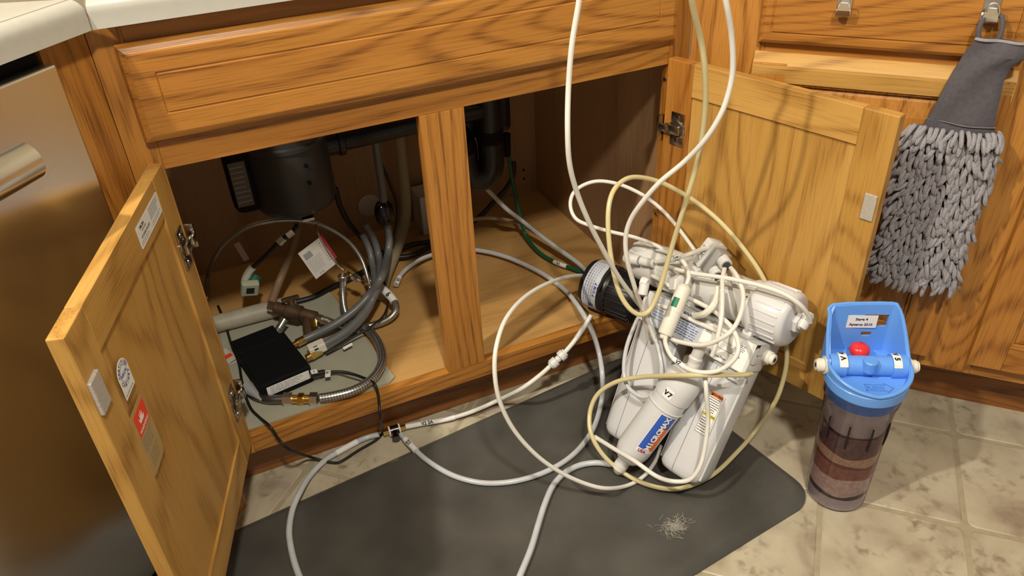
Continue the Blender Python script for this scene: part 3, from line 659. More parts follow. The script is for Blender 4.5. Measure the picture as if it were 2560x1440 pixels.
# bracket channel
bx = MB(); BL_, BR2 = -.175, .052
bx.box(BL_, -.054, .226, BR2, -.0525, .282, b=.0006).box(BL_, -.054, .2805, BR2, .040, .282, b=.0006)
bx.box(BL_, .0385, .245, BR2, .040, .282).box(BR2-.0015, -.034, .262, BR2, .040, .282)
brk = tag(bx.build('bracket', M_white, ro), 'white folded metal mounting bracket')
FBK = frame((0, -.0542, 0), (1, 0, 0), (0, 0, 1))
lb = MB().rect(-.155, .2265, -.048, .279, .0001, FBK).mi(1)
lb.text('RO-2550', -.080, .2745, .0052, .0002, FBK, bold=.04).text('Water Filtration System', -.078, .2680, .0034, .0002, FBK, wid=.050, bold=.02)
lb.mi(2).lines(-.108, .234, -.052, .2655, 7, .0016, .0002, FBK, seed=31).lines(-.153, .238, -.125, .272, 6, .0012, .0002, FBK, seed=32)
tag(lb.build('label', [M_glabel, M_ink, M_inkb], brk), 'grey specification label with black heading')
lb = MB().rect(-.046, .2280, .046, .2795, .0001, FBK).mi(1)
lb.text('RO-2 Sediment Filter', -.012, .2340, .0042, .0002, FBK, wid=.050, bold=.02).lines(-.042, .262, -.028, .272, 4, .0010, .0002, FBK, seed=33).lines(.020, .258, .040, .270, 4, .0011, .0002, FBK, seed=34)
lb.rect(-.030, .2478, .028, .2484, .0002, FBK).add([(.028, .2455, .0002), (.034, .2481, .0002), (.028, .2507, .0002)], [(0, 1, 2)], False, FBK).rect(-.020, .2610, .015, .2614, .0002, FBK)
tag(lb.build('label', [M_label, M_ink], brk), 'white label with a flow arrow')
ft = MB().cyl((BR2-.006, -.002, .262), (.064, -.004, .262), .0115, n=24, bev=.001).cyl((.062, -.004, .262), (.070, -.004, .262), .0095, n=20, bev=.001)
ft.mi(1).cyl((.070, -.004, .262), (.0702, -.004, .262), .0042, n=14)
ft.build('fitting', [M_cream, M_dark], ro)
lx = MB().text('For', .0, 0, .0045, 0, frame((.034, -.0412, .212), (1, 0, 0), (0, 0, 1)), bold=.02).text('Prechlorine', 0, 0, .0042, 0, frame((.030, -.0412, .2045), (1, 0, 0), (0, 0, 1)), wid=.022, bold=.02)
lx.build('print', M_ink, sp1)
# membrane housing lying across the top
MH = along((-.262, .006, .318), (.050, .006, .334))
mh = MB().lathe([(.026, -.006), (.034, -.003), (.0370, .004), (.0385, .02), (.0400, .06), (.0400, .245), (.0440, .250), (.0440, .262), (.0400, .266), (.0400, .275)], 40, MH)
for a in range(0, 360, 30):
    t = math.radians(a); mh.box(-.001, -.003, .07, .0035, .003, .115, MH @ Matrix.Rotation(t, 4, 'Z') @ Matrix.Translation((.0375, 0, 0)), b=.001) if a in (210, 240, 180) else None
mem = tag(mh.build('membrane_housing', M_white, ro), 'long white membrane cylinder lying across the top')
ecap = MB().lathe([(.0440, .262), (.0490, .266), (.0500, .272), (.0490, .325), (.0455, .331), (.040, .3335)], 44, MH)
for k in range(22):
    ecap.box(0, -.0016, .276, .0022, .0016, .322, MH @ Matrix.Rotation(2*PI*k/22, 4, 'Z') @ Matrix.Translation((.0485, 0, 0)), b=.0006)
ecap.cyl(MH @ Vector((0, 0, .333)), MH @ Vector((0, 0, .343)), .018, n=6)
ecap.build('end_cap', M_sump, mem)
pt = MB().text('For Membrane', 0, 0, .0058, 0, MH @ frame((.0005, -.0001, .252), (0, -1, 0), (0, 0, 1)) @ Matrix.Identity(4), wid=.03, bold=.02) if False else MB()
for k, ch in enumerate('For Membrane'):
    if ch == ' ': continue
    a = math.radians(232 - 6.2*k); F_ = MH @ Matrix.Rotation(a, 4, 'Z') @ frame((.0405, 0, .268), (0, -1, 0), (0, 0, 1)) @ Matrix.Rotation(0, 4, 'X')
    pt.text(ch, 0, 0, .0052, .0003, MH @ Matrix.Rotation(a, 4, 'Z') @ frame((.0447, 0, .256), (0, 1, 0), (0, 0, 1)) @ Matrix.Rotation(PI, 4, 'Z'), bold=.03)
pt.build('print', M_ink, mem)
for xx in (-.115, .012):                                                      # clips holding the housing on the bracket
    cl = MB(); zc = .3265
    cl.tube([Vector((xx, .006 + .0445*math.cos(math.radians(a)), zc + .0445*math.sin(math.radians(a)))) for a in range(-200, 21, 20)], .0042, 8, 2)
    cl.box(xx-.009, -.020, .2815, xx+.009, .030, .290, b=.002)
    cl.build('clip', M_white, ro)
# inline post filter in front of the cartridges
ia, ib_ = Vector((-.0815, -.066, -.010)), Vector((-.0305, -.072, .190)); MI = along(ia, ib_); LI = (ib_-ia).length
il = MB().lathe([(.010, -.018), (.0125, -.016), (.0125, -.004), (.022, .0), (.0270, .008), (.0308, .022), (.0315, .03), (.0315, LI-.052)], 36, MI)
il.lathe([(.0335, LI-.055), (.0340, LI-.035), (.0328, LI-.012), (.026, LI-.002), (.016, LI+.002), (.016, LI+.006)], 36, MI)
inl = tag(il.build('inline_filter', M_sump, ro), 'white inline cylinder with a blue and orange sticker')
# angle facing the camera on the inline filter
cl_ = MI.inverted() @ (MU.inverted() @ CAM); fa = math.degrees(math.atan2(cl_.y, cl_.x))
lg = MB(); wrap(lg, MI, .0317, fa+6, fa+66, .040, .126); lg.mi(1); wrap(lg, MI, .0320, fa+8, fa+64, .048, .125)
lg.mi(2); wrap(lg, MI, .0322, fa+40, fa+64, .048, .100, 4)
lg.mi(0)
for k, ch in enumerate('MICROMAX'):
    lg.mi(4).text(ch, 0, 0, .0100, .0002, onwrap(MI, .0325, fa+36, .0535 + k*.0094) @ Matrix.Rotation(PI/2, 4, 'Z'), bold=.04)
lg.mi(3).text('USA', 0, 0, .0060, .0002, onwrap(MI, .0322, fa+26, .0435), bold=.04)
tag(lg.build('sticker', [M_label, M_logoblue, M_orange, M_logored, M_label], inl), 'blue and orange sticker with large letters')
v7 = MB(); wrap(v7, MI, .0342, fa-26, fa+2, LI-.052, LI-.034, 3); v7.mi(1)
for k, ch in enumerate('V7'): v7.text(ch, 0, 0, .0085, .0003, onwrap(MI, .0346, fa-19+14*k, LI-.043), bold=.05)
tag(v7.build('label', [M_label, M_ink], inl), 'white label reading V7')
tf = MB(); p7 = MI @ Vector((0, 0, LI+.004))                                   # elbow and tee on its top end
tf.cyl(p7, p7 + Vector((0, 0, .016)), .0110, n=20, bev=.001).lathe([(.002, -.012), (.009, -.009), (.0125, 0), (.009, .009), (.002, .012)], 20, Matrix.Translation(p7 + Vector((0, -.002, .022))))
tf.cyl(p7 + Vector((0, -.002, .022)), p7 + Vector((.004, -.010, .050)), .0100, .0105, n=20, bev=.001)
tf.build('elbow_fitting', M_white, ro)
# small inline flow restrictor with green label, hanging across the membrane
a_, c_ = U(1662, 836, -.098), U(1712, 716, -.080); MQ = along(a_, c_); LQ = (c_-a_).length
fr = MB().lathe([(.0065, -.008), (.0075, -.007), (.0078, -.002), (.0120, 0), (.0130, .004), (.0130, LQ*.47), (.0136, LQ*.475), (.0136, LQ*.52), (.0130, LQ*.525), (.0130, LQ-.002), (.0105, LQ), (.0075, LQ+.003)], 28, MQ)
fr.mi(1); wrap(fr, MQ, .0132, math.degrees(math.atan2((MQ.inverted() @ (MU.inverted() @ CAM)).y, (MQ.inverted() @ (MU.inverted() @ CAM)).x))-48, math.degrees(math.atan2((MQ.inverted() @ (MU.inverted() @ CAM)).y, (MQ.inverted() @ (MU.inverted() @ CAM)).x))+2, LQ*.55, LQ*.74, 5)
tag(fr.build('flow_restrictor', [M_cream, M_greenlab], ro), 'small cream cylinder with a green label')
# shut-off valve block behind the membrane
vz = (U(1776, 634, -.016) - U(1826, 694, -.030)).normalized(); MV = frame(U(1778, 642, -.016), Vector((0, 1, .1)).cross(vz), vz.cross(Vector((0, 1, .1)).cross(vz))); MV = Matrix(MV)
vb_ = MB().box(-.026, -.016, -.004, .026, .020, .022, MV, b=.003).mi(1).box(-.024, -.014, -.024, .024, .018, -.005, MV, b=.003).mi(0)
for k in range(3): vb_.tube([MV @ Vector((-.012 + k*.011, -.0165, .004)), MV @ Vector((-.008 + k*.011, -.0175, .011)), MV @ Vector((-.012 + k*.011, -.0165, .018))], .0018, 6, 4)
vbo = tag(vb_.build('valve_block', [M_white, plain('grey_plastic', (.30, .29, .28), .5)], ro), 'white and grey shut-off valve block')
for sx in (-.012, .013):
    for sz in (-1,):
        f_ = MB().cyl(MV @ Vector((sx, 0, -.022)), MV @ Vector((sx, -.004, -.040)), .0115, n=20, bev=.001).mi(1).cyl(MV @ Vector((sx, -.004, -.040)), MV @ Vector((sx, -.005, -.046)), .0075, n=16)
        f_.build('fitting', [M_white, M_galv], vbo)
# elbows on the left end of the membrane housing
for (u0_, v0_), (u1_, v1_), yl in (((1596, 620), (1645, 636), -.020), ((1573, 646), (1636, 660), -.042)):
    a_, c_ = U(u0_, v0_, yl), U(u1_, v1_, yl+.004)
    f_ = MB().lathe([(.002, -.012), (.009, -.009), (.0125, 0), (.0105, .010), (.0098, .022)], 22, along(a_, c_)).cyl(a_, a_ + Vector((.004, .020, -.010)), .0095, n=18, bev=.001)
    f_.cyl(a_ + (c_-a_)*.45, c_, .0085, n=18, bev=.001); f_.build('elbow_fitting', M_white, ro)
for ch, a, z in (('V', -22, .036), ('6', -10, .036), ('9', -22, .018), ('V', -44, .05)):
    pass
cm_ = MH.inverted() @ (MU.inverted() @ CAM); fm_ = math.degrees(math.atan2(cm_.y, cm_.x))
v6 = MB(); 
for k, ch in enumerate('V6'): v6.text(ch, 0, 0, .0085, .0006, onwrap(MH, .0385, fm_-2+13*k, .026) @ Matrix.Rotation(0, 4, 'Z'), bold=.05)
v6.build('print', M_ink, mem)
nut = U(1690, 712, -.045); MB().lathe([(.0185, 0), (.0190, .002), (.0190, .016), (.016, .019), (.012, .020)], 6, Matrix.Translation(nut) @ Matrix.Rotation(math.radians(70), 4, 'Y') @ Matrix.Rotation(.4, 4, 'X'), smooth=False).build('hex_nut', M_white, ro)
# elbow on the end cap
ea = MH @ Vector((0, 0, .336)); ef = MB().cyl(ea, ea + Vector((.012, -.002, .001)), .0105, n=20, bev=.001).cyl(ea + Vector((.010, -.002, -.006)), ea + Vector((.012, .004, .020)), .0105, n=20, bev=.0015).cyl(ea + Vector((.012, .004, .019)), ea + Vector((.012, .005, .0225)), .0082, n=16)
ef.build('elbow_fitting', M_white, ro)
# short tubes belonging to the unit, photograph points on planes of the unit
def utube(name, pts, r, m, lab=None, rings=()):
    P = [U(*p) if len(p) == 3 and p[0] > 50 else Vector(p) for p in pts]; t = MB().tube(P, r, 10, 7)
    q = ppath(P, 7); t.mi(1)
    for f0, f1 in rings:
        a, b_ = q[int(f0*(len(q)-1))], q[int(f1*(len(q)-1))]; t.cyl(a, b_, r*1.12, n=12)
        mid = (a+b_)/2; dr = (b_-a).normalized(); up = (MU.inverted() @ CAM - mid).normalized(); up = (up - dr*up.dot(dr)).normalized()
        t.mi(2).text('V7', 0, 0, r*1.5, 0, frame(mid + up*r*1.2, dr, up.cross(dr)), bold=.05).mi(1)
    o = t.build(name, [m, M_label, M_ink], ro)
    if lab: tag(o, lab)
    return o
rT = .0040
utube('tube', [(1812, 668, -.030), (1806, 700, -.062), (1806, 740, -.085), (1803, 800, -.098), (1790, 860, -.100), (1780, 890, -.096)], rT, M_tube, 'labelled tube from the valve block down to the inline filter', [(.36, .60)])
utube('tube', [(1822, 664, -.02), (1842, 690, -.048), (1858, 735, -.066), (1850, 790, -.088), (1820, 835, -.104), (1760, 862, -.102), (1700, 855, -.092), (1672, 845, -.080), (1640, 840, -.040)], rT, M_tube)
utube('tube', [(1664, 838, -.100), (1664, 860, -.112), (1680, 893, -.118), (1712, 918, -.120), (1752, 931, -.118), (1800, 925, -.112), (1838, 895, -.108), (1846, 860, -.104), (1830, 820, -.094), (1800, 790, -.085), (1780, 775, -.066), (1745, 756, -.058), (1700, 735, -.056), (1660, 705, -.056), (1630, 690, -.040)], rT, M_tube, 'looped tube with a black mark', [(.155, .22)])
utube('tube', [(1716, 712, -.075), (1722, 690, -.070), (1712, 660, -.062), (1690, 640, -.052), (1650, 625, -.030), (1610, 622, -.010)], rT, M_tube)
utube('tube', [(1640, 655, -.040), (1680, 650, -.058), (1720, 636, -.058), (1760, 622, -.036), (1800, 614, -.010), (1806, 622, .008), (1790, 640, .015)], rT, M_tube, None, [(.17, .30)])
utube('tube', [(1660, 663, -.030), (1700, 676, -.062), (1750, 686, -.062), (1820, 696, -.062), (1900, 714, -.058), (1960, 735, -.052), (2000, 762, -.036), (2022, 790, -.010), (2026, 806, .004)], rT, M_tube, 'white tube running over the membrane housing to its cap')
utube('tube', [(1762, 930, -.096), (1766, 980, -.100), (1770, 1050, -.075), (1762, 1120, -.068), (1748, 1170, -.068), (1722, 1200, -.070), (1680, 1203, -.078), (1640, 1190, -.100), (1590, 1155, -.108), (1540, 1125, -.098), (1487, 1092, -.085)], rT, M_tube)
utube('tube', [(1606, 778, -.046), (1588, 810, -.056), (1566, 870, -.066), (1560, 930, -.068), (1572, 970, -.070), (1606, 992, -.072), (1640, 980, -.076), (1652, 945, -.080), (1652, 900, -.085), (1640, 850, -.078), (1624, 800, -.070), (1612, 770, -.060)], rT, M_clear)
utube('tube', [(1640, 760, -.05), (1680, 775, -.058), (1730, 800, -.058), (1780, 822, -.060), (1812, 838, -.060)], rT, M_tube)
clp = MB(); a_ = U(1752, 792, -.075); clp.tube([U(1738, 790, -.062), U(1760, 785, -.082), U(1780, 768, -.082), U(1792, 745, -.070), U(1795, 720, -.060)], .0060, 8, 5); clp.build('clip', M_cream, ro)
ff = MB(); q_ = MI @ Vector((0, 0, -.020)); ff.cyl(MI @ Vector((0, 0, -.014)), MI @ Vector((0, 0, -.030)), .0130, n=20, bev=.0015).lathe([(.002, -.010), (.008, -.007), (.0120, 0), (.009, .010)], 18, Matrix.Translation(MI @ Vector((-.006, 0, -.033))))
ff.build('elbow_fitting', M_cream, ro)
tiel = MB(); tiel.tube([MI @ Vector((.0325*math.cos(t), .0325*math.sin(t), LI-.075)) for t in [2*PI*k/16 for k in range(17)]], .0016, 6, 2); tiel.build('cable_tie', M_white, ro)

# ================================================================ BOOSTER PUMP on the cabinet edge
pc = Vector((.509, .010, .2075)); pa = (pc + Vector((-.030, .062, .004)), pc + Vector((.032, -.058, .0))); MP = along(*pa); LP = (pa[1]-pa[0]).length
pump = thing('pump', 'round black pump with grey label and cooling ribs lying at the cabinet front edge', 'pump', MP)
pb = MB().lathe([(.040, .0), (.048, .003), (.0515, .010), (.0520, .060), (.0500, .064)], 40)
pb.lathe([(.0465, .060), (.0490, .070), (.0480, .110), (.042, .125), (.030, .132)], 40)
pb.build('motor', M_black, pump)
for k in range(24):
    MB().box(0, -.0016, .064, .0065, .0016, .118, Matrix.Rotation(2*PI*k/24, 4, 'Z') @ Matrix.Translation((.0440, 0, 0)), b=.0008).build('rib', M_black, pump)
cp_ = MP.inverted() @ CAM; fp = math.degrees(math.atan2(cp_.y, cp_.x))
pl2 = MB(); wrap(pl2, Matrix.Identity(4), .0523, fp-80, fp+72, .014, .047, 14); pl2.mi(1)
for k in range(14):
    a = fp - 46 + 7*k; z = .018
    for q in range(4): pl2.rect(-.0022, -.0004 if q else -.0007, .0022, .0004 if q else .0007, .0002, onwrap(Matrix.Identity(4), .0526, a, .019 + .0055*q) @ Matrix.Rotation(0, 4, 'Z'))
pl2.add([(-.007, -.006, .0003), (.007, -.006, .0003), (0, .007, .0003)], [(0, 1, 2)], False, onwrap(Matrix.Identity(4), .0526, fp+56, .036))
for k, ch in enumerate('PUMP'): pl2.text(ch, 0, 0, .006, .0003, onwrap(Matrix.Identity(4), .0526, fp+28-9*k, .0415) @ Matrix.Rotation(PI, 4, 'Z'), bold=.04)
tag(pl2.build('label', [M_glabel, M_inkb], pump), 'grey curved label with fine print')
for k in range(6):
    a = 2*PI*k/6; MB().cyl((.030*math.cos(a), .030*math.sin(a), .118), (.030*math.cos(a), .030*math.sin(a), .140), .0055, n=10, bev=.001).build('lug', M_black, pump)
ho = MB().cyl((0, 0, .125), (0, 0, .150), .024, n=24, bev=.002); ho.build('pump_head', M_black, pump)
qf = MP.inverted() @ D(1612, 706, 1.285); fe = MB().cyl(qf, MP.inverted() @ D(1606, 738, 1.285), .0082, n=18, bev=.001).lathe([(.002, -.008), (.008, -.006), (.0092, 0), (.0075, .006)], 16, Matrix.Translation(qf))
fe.build('elbow_fitting', M_white, pump)
MB().box(-.030, -.006, .050, .030, .006, .056, Matrix.Translation((0, 0, 0)) @ Matrix.Rotation(math.radians(fp-110), 4, 'Z') @ Matrix.Translation((.0, .048, 0))).build('mounting_foot', M_black, pump)

# ================================================================ LOOSE TUBING
def UW(u, v, yl): return PL(u, v, RO + yb*yl, yb)
def hose(name, label, pts, r, m, cat='hose', group=None, uv=False, sub=7, seg=12):
    group = group or {'water_tube': 'loose water tubes of the filter', 'supply_hose': 'supply hoses under the sink', 'thin_cable': 'thin black cables'}.get(name)
    o = MB().tube(pts, r, seg, sub, uv=uv).build(name, m); return tag(o, label, cat, group)
def band(parent, pts, sub_, f0, f1, r, m=None, name='label', lab=None, txt=None):
    q = ppath(pts, sub_); a, b_ = int(f0*(len(q)-1)), int(f1*(len(q)-1)); t = MB().tube(q[a:b_+1], r, 12, 1, raw=True)
    if txt:
        mid = q[(a+b_)//2]; dr = (q[b_]-q[a]).normalized(); up = (CAM-mid).normalized(); up = (up - dr*up.dot(dr)).normalized()
        t.mi(1).text(txt, 0, 0, r*1.25, 0, frame(mid + up*(r*1.02), dr, up.cross(dr)), bold=.04)
    o = t.build(name, [m or M_label, M_ink], parent); return tag(o, lab) if lab else o
P1 = [D(*p) for p in ((1456, -150, .97), (1452, -60, 1.0), (1448, 0, 1.02), (1430, 110, 1.05), (1421, 220, 1.08), (1419, 330, 1.10), (1424, 410, 1.13), (1442, 480, 1.17), (1470, 550, 1.21), (1500, 610, 1.25), (1545, 690, 1.31), (1585, 745, 1.36), (1605, 772, 1.39), (1611, 800, 1.41), (1622, 850, 1.43))]
hose('water_tube', 'white tube hanging from above on the left, crossing the black pump', P1, .0040, M_tube)
P2 = [D(*p) for p in ((1795, -120, .95), (1806, -40, .98), (1818, 20, 1.0), (1829, 90, 1.03), (1832, 170, 1.06), (1822, 230, 1.08), (1800, 290, 1.10), (1762, 350, 1.13), (1710, 405, 1.17), (1650, 455, 1.20), (1606, 505, 1.23), (1576, 550, 1.26), (1564, 595, 1.28), (1568, 650, 1.30), (1586, 715, 1.33), (1606, 770, 1.36), (1626, 820, 1.385), (1648, 880, 1.40), (1658, 940, 1.405), (1658, 985, 1.41))]
hose('water_tube', 'white tube hanging in an S curve from above the right door', P2, .0040, M_tube)
P3 = [D(*p) for p in ((1700, -130, .97), (1724, -30, 1.0), (1735, 30, 1.03), (1752, 100, 1.07), (1762, 170, 1.10), (1764, 250, 1.14), (1757, 330, 1.18), (1742, 410, 1.22), (1722, 480, 1.25), (1700, 550, 1.28), (1682, 610, 1.31), (1662, 680, 1.335), (1643, 740, 1.35), (1622, 778, 1.355), (1596, 786, 1.35), (1566, 762, 1.345), (1543, 715, 1.34), (1527, 640, 1.33), (1520, 560, 1.32), (1525, 500, 1.32), (1545, 462, 1.33), (1582, 443, 1.35), (1640, 452, 1.38), (1700, 480, 1.400), (1760, 520, 1.400), (1815, 570, 1.394), (1865, 630, 1.388), (1905, 690, 1.386), (1940, 770, 1.394), (1962, 840, 1.404), (1967, 895, 1.41), (1958, 950, 1.415), (1935, 1010, 1.42))]
P3 += [Z(1890, 1075, .060), Z(1845, 1128, .046), Z(1780, 1188, .032), Z(1700, 1221, .026), Z(1630, 1215, .024), Z(1565, 1186, .030), Z(1510, 1140, .055), Z(1478, 1085, .085), Z(1475, 1030, .11)]
P3 += [UW(1495, 985, -.085), UW(1540, 955, -.085), UW(1600, 943, -.088), UW(1680, 939, -.115), UW(1740, 938, -.118), UW(1800, 937, -.100), UW(1860, 937, -.062), UW(1878, 934, -.045)]
hose('water_tube', 'yellowed tube hanging from above and looping wide round the white unit', P3, .0043, M_ytube)
P4 = [D(*p) for p in ((1492, 694, 1.68), (1440, 689, 1.58), (1380, 704, 1.45), (1315, 740, 1.36), (1266, 795, 1.29), (1241, 865, 1.25), (1237, 935, 1.25), (1250, 1005, 1.27), (1285, 1075, 1.30), (1340, 1137, 1.33), (1400, 1180, 1.355), (1460, 1208, 1.375), (1515, 1221, 1.39))] + [Z(1568, 1214, .021), Z(1610, 1190, .021), Z(1640, 1150, .021), Z(1652, 1115, .021)]
hose('water_tube', 'white tube arching from the black pump and swinging low over the mat', P4, .0038, M_tube)
P5 = [D(*p) for p in ((1752, 648, 1.46), (1712, 592, 1.46), (1670, 540, 1.46), (1620, 496, 1.46), (1560, 465, 1.46), (1505, 453, 1.46), (1465, 460, 1.46), (1434, 482, 1.46), (1426, 515, 1.455), (1440, 547, 1.45), (1475, 564, 1.45), (1530, 580, 1.45), (1585, 593, 1.45), (1635, 611, 1.45), (1680, 638, 1.45))]
hose('water_tube', 'white tube in a small loop in the cabinet opening behind the hanging tubes', P5, .0036, M_tube)
P6 = [Z(990, 712, .165), Z(1003, 686, .165), Z(1028, 663, .165), Z(1062, 644, .165), Z(1105, 631, .166), Z(1155, 624, .167), Z(1205, 627, .168), Z(1262, 641, .168), Z(1320, 665, .168), Z(1372, 694, .167), Z(1420, 733, .165), Y(1458, 785, .006), Y(1482, 832, -.022), Y(1498, 885, -.045), Y(1506, 940, -.085), Z(1504, 1000, .035), Z(1484, 1070, .022), Z(1440, 1130, .021), Z(1380, 1172, .021), Z(1310, 1198, .021), Z(1240, 1208, .021), Z(1180, 1203, .021), Z(1120, 1183, .021), Z(1060, 1145, .020), Z(1020, 1105, .014), Z(1002, 1086, .012)]
h6 = hose('water_tube', 'thick milky tube from the cabinet floor over the edge onto the mat', P6, .0052, M_clear)
band(h6, P6, 7, 0, .030, .0060, lab='white paper label on the cut end', txt='V1'); band(h6, P6, 7, .940, .975, .0062, lab='white label sleeve near the tee', txt='1/2')
P7 = [Z(1014, 1067, .011), Z(1060, 1058, .011), Z(1120, 1047, .011), Z(1180, 1029, .014), Z(1240, 1003, .022), Y(1300, 974, -.036), Y(1350, 938, -.044), Y(1384, 907, -.045), Y(1400, 893, -.045), Y(1430, 860, -.042), Y(1455, 825, -.037), Y(1478, 788, -.030)]
h7 = hose('water_tube', 'white tube with black marks along the toe kick up to the pump', P7, .0046, M_tube)
band(h7, P7, 7, .005, .22, .0054, lab='white marked sleeve', txt='V2 3A'); band(h7, P7, 7, .86, .97, .0052, plain('silvery_label', (.55, .55, .52), .35), lab='silvery printed sleeve')
ck = MB(); a, b_ = Y(1376, 915, -.045), Y(1414, 880, -.044); mid_ = (a+b_)/2; dd = (b_-a)
for f0, f1, r in ((0, .08, .0085), (.08, .40, .0105), (.40, .62, .0070), (.62, .90, .0112), (.90, 1.0, .0088)): ck.cyl(a + dd*f0, a + dd*f1, r, n=20, bev=.0008)
ck.build('coupling', M_white, h7)
P8 = [Z(948, 1086, .010), Z(920, 1093, .008), Z(893, 1104, .008), Z(840, 1133, .008), Z(810, 1153, .009), Z(774, 1190, .012), Z(749, 1232, .022), Z(731, 1275, .0215), Z(723, 1324, .0215), Z(727, 1367, .0215), Z(738, 1412, .0215), Z(756, 1460, .0215), Z(780, 1520, .0215), Z(830, 1640, .0215), Z(930, 1800, .0215), Z(1080, 1950, .0215), Z(1240, 2100, .006)]
h8 = hose('water_tube', 'milky tube curving from the toe kick down over the left of the mat', P8, .0056, M_clear)
band(h8, P8, 7, .13, .19, .0062, lab='white label sleeve')
P9 = [Z(1528, 1161, .024), Z(1490, 1157, .023), Z(1450, 1163, .022), Z(1412, 1182, .0215), Z(1382, 1215, .0215), Z(1362, 1260, .0215), Z(1346, 1310, .0215), Z(1328, 1370, .0215), Z(1303, 1432, .0215), Z(1270, 1510, .0215), Z(1230, 1620, .0215), Z(1220, 1760, .0215), Z(1280, 1900, .0215), Z(1400, 2050, .006)]
hose('water_tube', 'milky tube from the foot of the white unit down across the mat', P9, .0056, M_clear)
te = thing('tee_fitting', 'dark tee fitting with brass ends lying between tubes at the toe kick', 'fitting')
a, b_ = Z(958, 1083, .013), Z(1014, 1067, .013); dd = b_ - a; m = MB()
m.cyl(a + dd*.30, a + dd*.70, .0095, n=16, bev=.001)
for k in range(3): m.cyl(a + dd*(.38 + .1*k), a + dd*(.42 + .1*k), .0105, n=16)
m.cyl(a + dd*.5, Z(991, 1098, .012), .0075, n=16); m.build('body', M_darkmetal, te)
MB().cyl(a, a + dd*.24, .0068, n=6).build('brass_nipple', M_brass, te); MB().cyl(a + dd*.74, b_, .0062, n=6).build('brass_nipple', M_brass, te)
MB().cyl(a + dd*.24, a + dd*.31, .0112, n=20).build('collar', M_cream, te); MB().cyl(a + dd*.68, a + dd*.75, .0112, n=20).build('collar', M_cream, te)
# tubes inside the right half of the cabinet
P10 = [Z(1150, 560, .200), Z(1192, 547, .200), Z(1240, 546, .200), Z(1290, 556, .196), Z(1340, 582, .19), Z(1390, 616, .182), Z(1435, 650, .174), Z(1470, 680, .168), Z(1500, 705, .166)]
hose('water_tube', 'beige tube running low across the right cabinet bay', P10, .0046, M_beige)
P11 = [Y(1205, 460, .40), Y(1236, 492, .38), Y(1268, 524, .35), Z(1305, 552, .21), Z(1350, 588, .20), Z(1400, 625, .188), Z(1450, 662, .178), Z(1480, 695, .172)]
hose('water_tube', 'milky tube slanting down from under the black drain trap', P11, .0052, M_clear)
P12 = [Y(1270, 366, .41), Y(1276, 420, .41), Y(1287, 480, .40), Y(1298, 530, .38), Z(1313, 586, .175), Z(1345, 628, .164), Z(1385, 654, .163), Z(1430, 671, .163), Z(1480, 688, .163)]
h12 = hose('water_tube', 'green tube hanging in the right cabinet bay', P12, .0044, M_green)
band(h12, P12, 7, .765, .845, .0050, lab='white label sleeve', txt='V1')
P13 = [Y(1284, 405, .45), Y(1283, 436, .45), Y(1268, 468, .46), Y(1235, 505, .47), Y(1195, 545, .47), Z(1130, 590, .18), Z(1072, 605, .172), Z(1030, 612, .168), Z(985, 632, .166), Z(935, 664, .163), Z(885, 692, .162), Z(835, 716, .162), Z(785, 742, .162), Z(740, 755, .162)]
hose('power_cord', 'thick black cord crossing the back of the cabinet floor', P13, .0062, M_rubber, 'cord')
P14 = [Y(838, 470, .42), Y(852, 520, .42), Y(880, 568, .42), Z(915, 603, .19), Z(968, 638, .172), Z(1010, 642, .168), Z(1045, 633, .168), Z(1080, 612, .168), Z(1120, 590, .168)]
hose('power_cord', 'black cord dropping from behind the disposer', P14, .0060, M_rubber, 'cord')

# ================================================================ UNDER THE SINK
dc = Vector((-.040, .33, 0))
gd = thing('garbage_disposal', 'dark grey garbage disposal hanging under the sink in the left cabinet bay', 'disposer', Matrix.Translation(dc))
M0 = I4
MB().lathe([(.030, .408), (.062, .410), (.074, .418), (.078, .432), (.0785, .545), (.082, .548), (.082, .556), (.0785, .559), (.079, .618), (.083, .622), (.083, .630), (.074, .636), (.060, .650), (.045, .662), (.045, .700)], 48).build('motor_shell', M_galv, gd)
lob = MB().box(-.118, -.030, .425, -.060, .045, .602, b=.016); lob.build('side_housing', M_blackm, gd)
lb = MB().rect(-.112, .445, -.082, .535, .0001, frame((0, -.0302, 0), (1, 0, 0), (0, 0, 1))).mi(1).lines(-.110, .45, -.084, .53, 8, .002, .0004, frame((0, -.0304, 0), (1, 0, 0), (0, 0, 1)), seed=41)
lb.build('label', [plain('brown_label', (.12, .085, .06), .6), M_gink], gd)
ot = MB().cyl((.060, .0, .523), (.100, .0, .523), .026, n=24, bev=.002).cyl((.096, .0, .523), (.110, .0, .523), .030, n=24, bev=.002); ot.build('discharge_outlet', M_black, gd)
MB().cyl((.088, -.026, .600), (.088, -.040, .600), .0045, n=10).build('screw', M_chrome, gd)
for k in range(2): MB().cyl((.020, -.0785, .52 - .035*k), (.020, -.0770, .52 - .035*k), .004, n=10).build('screw', M_blackm, gd)
MB().box(-.006, -.070, .4040, .016, -.045, .4095).build('bracket', M_nickel, gd)
sk = MB().lathe([(.045, .700), (.060, .705), (.17, .712), (.185, .735), (.19, .872)], 32, Matrix.Translation((-.04, .33, 0)), caps=False)
tag(sk.build('sink_bowl', M_steel), 'stainless sink bowl above the garbage disposal', 'sink')
dp = thing('drain_pipe', 'black plastic drain pipe and trap running from the disposer to the right bay', 'pipe')
MB().tube([dc + Vector((.108, 0, .523)), dc + Vector((.16, 0, .523)), Vector((.20, .336, .522)), Vector((.30, .345, .518)), Vector((.375, .352, .516))], .0215, 20, 6).build('pipe', M_black, dp)
tp = Vector((.388, 0, 0))
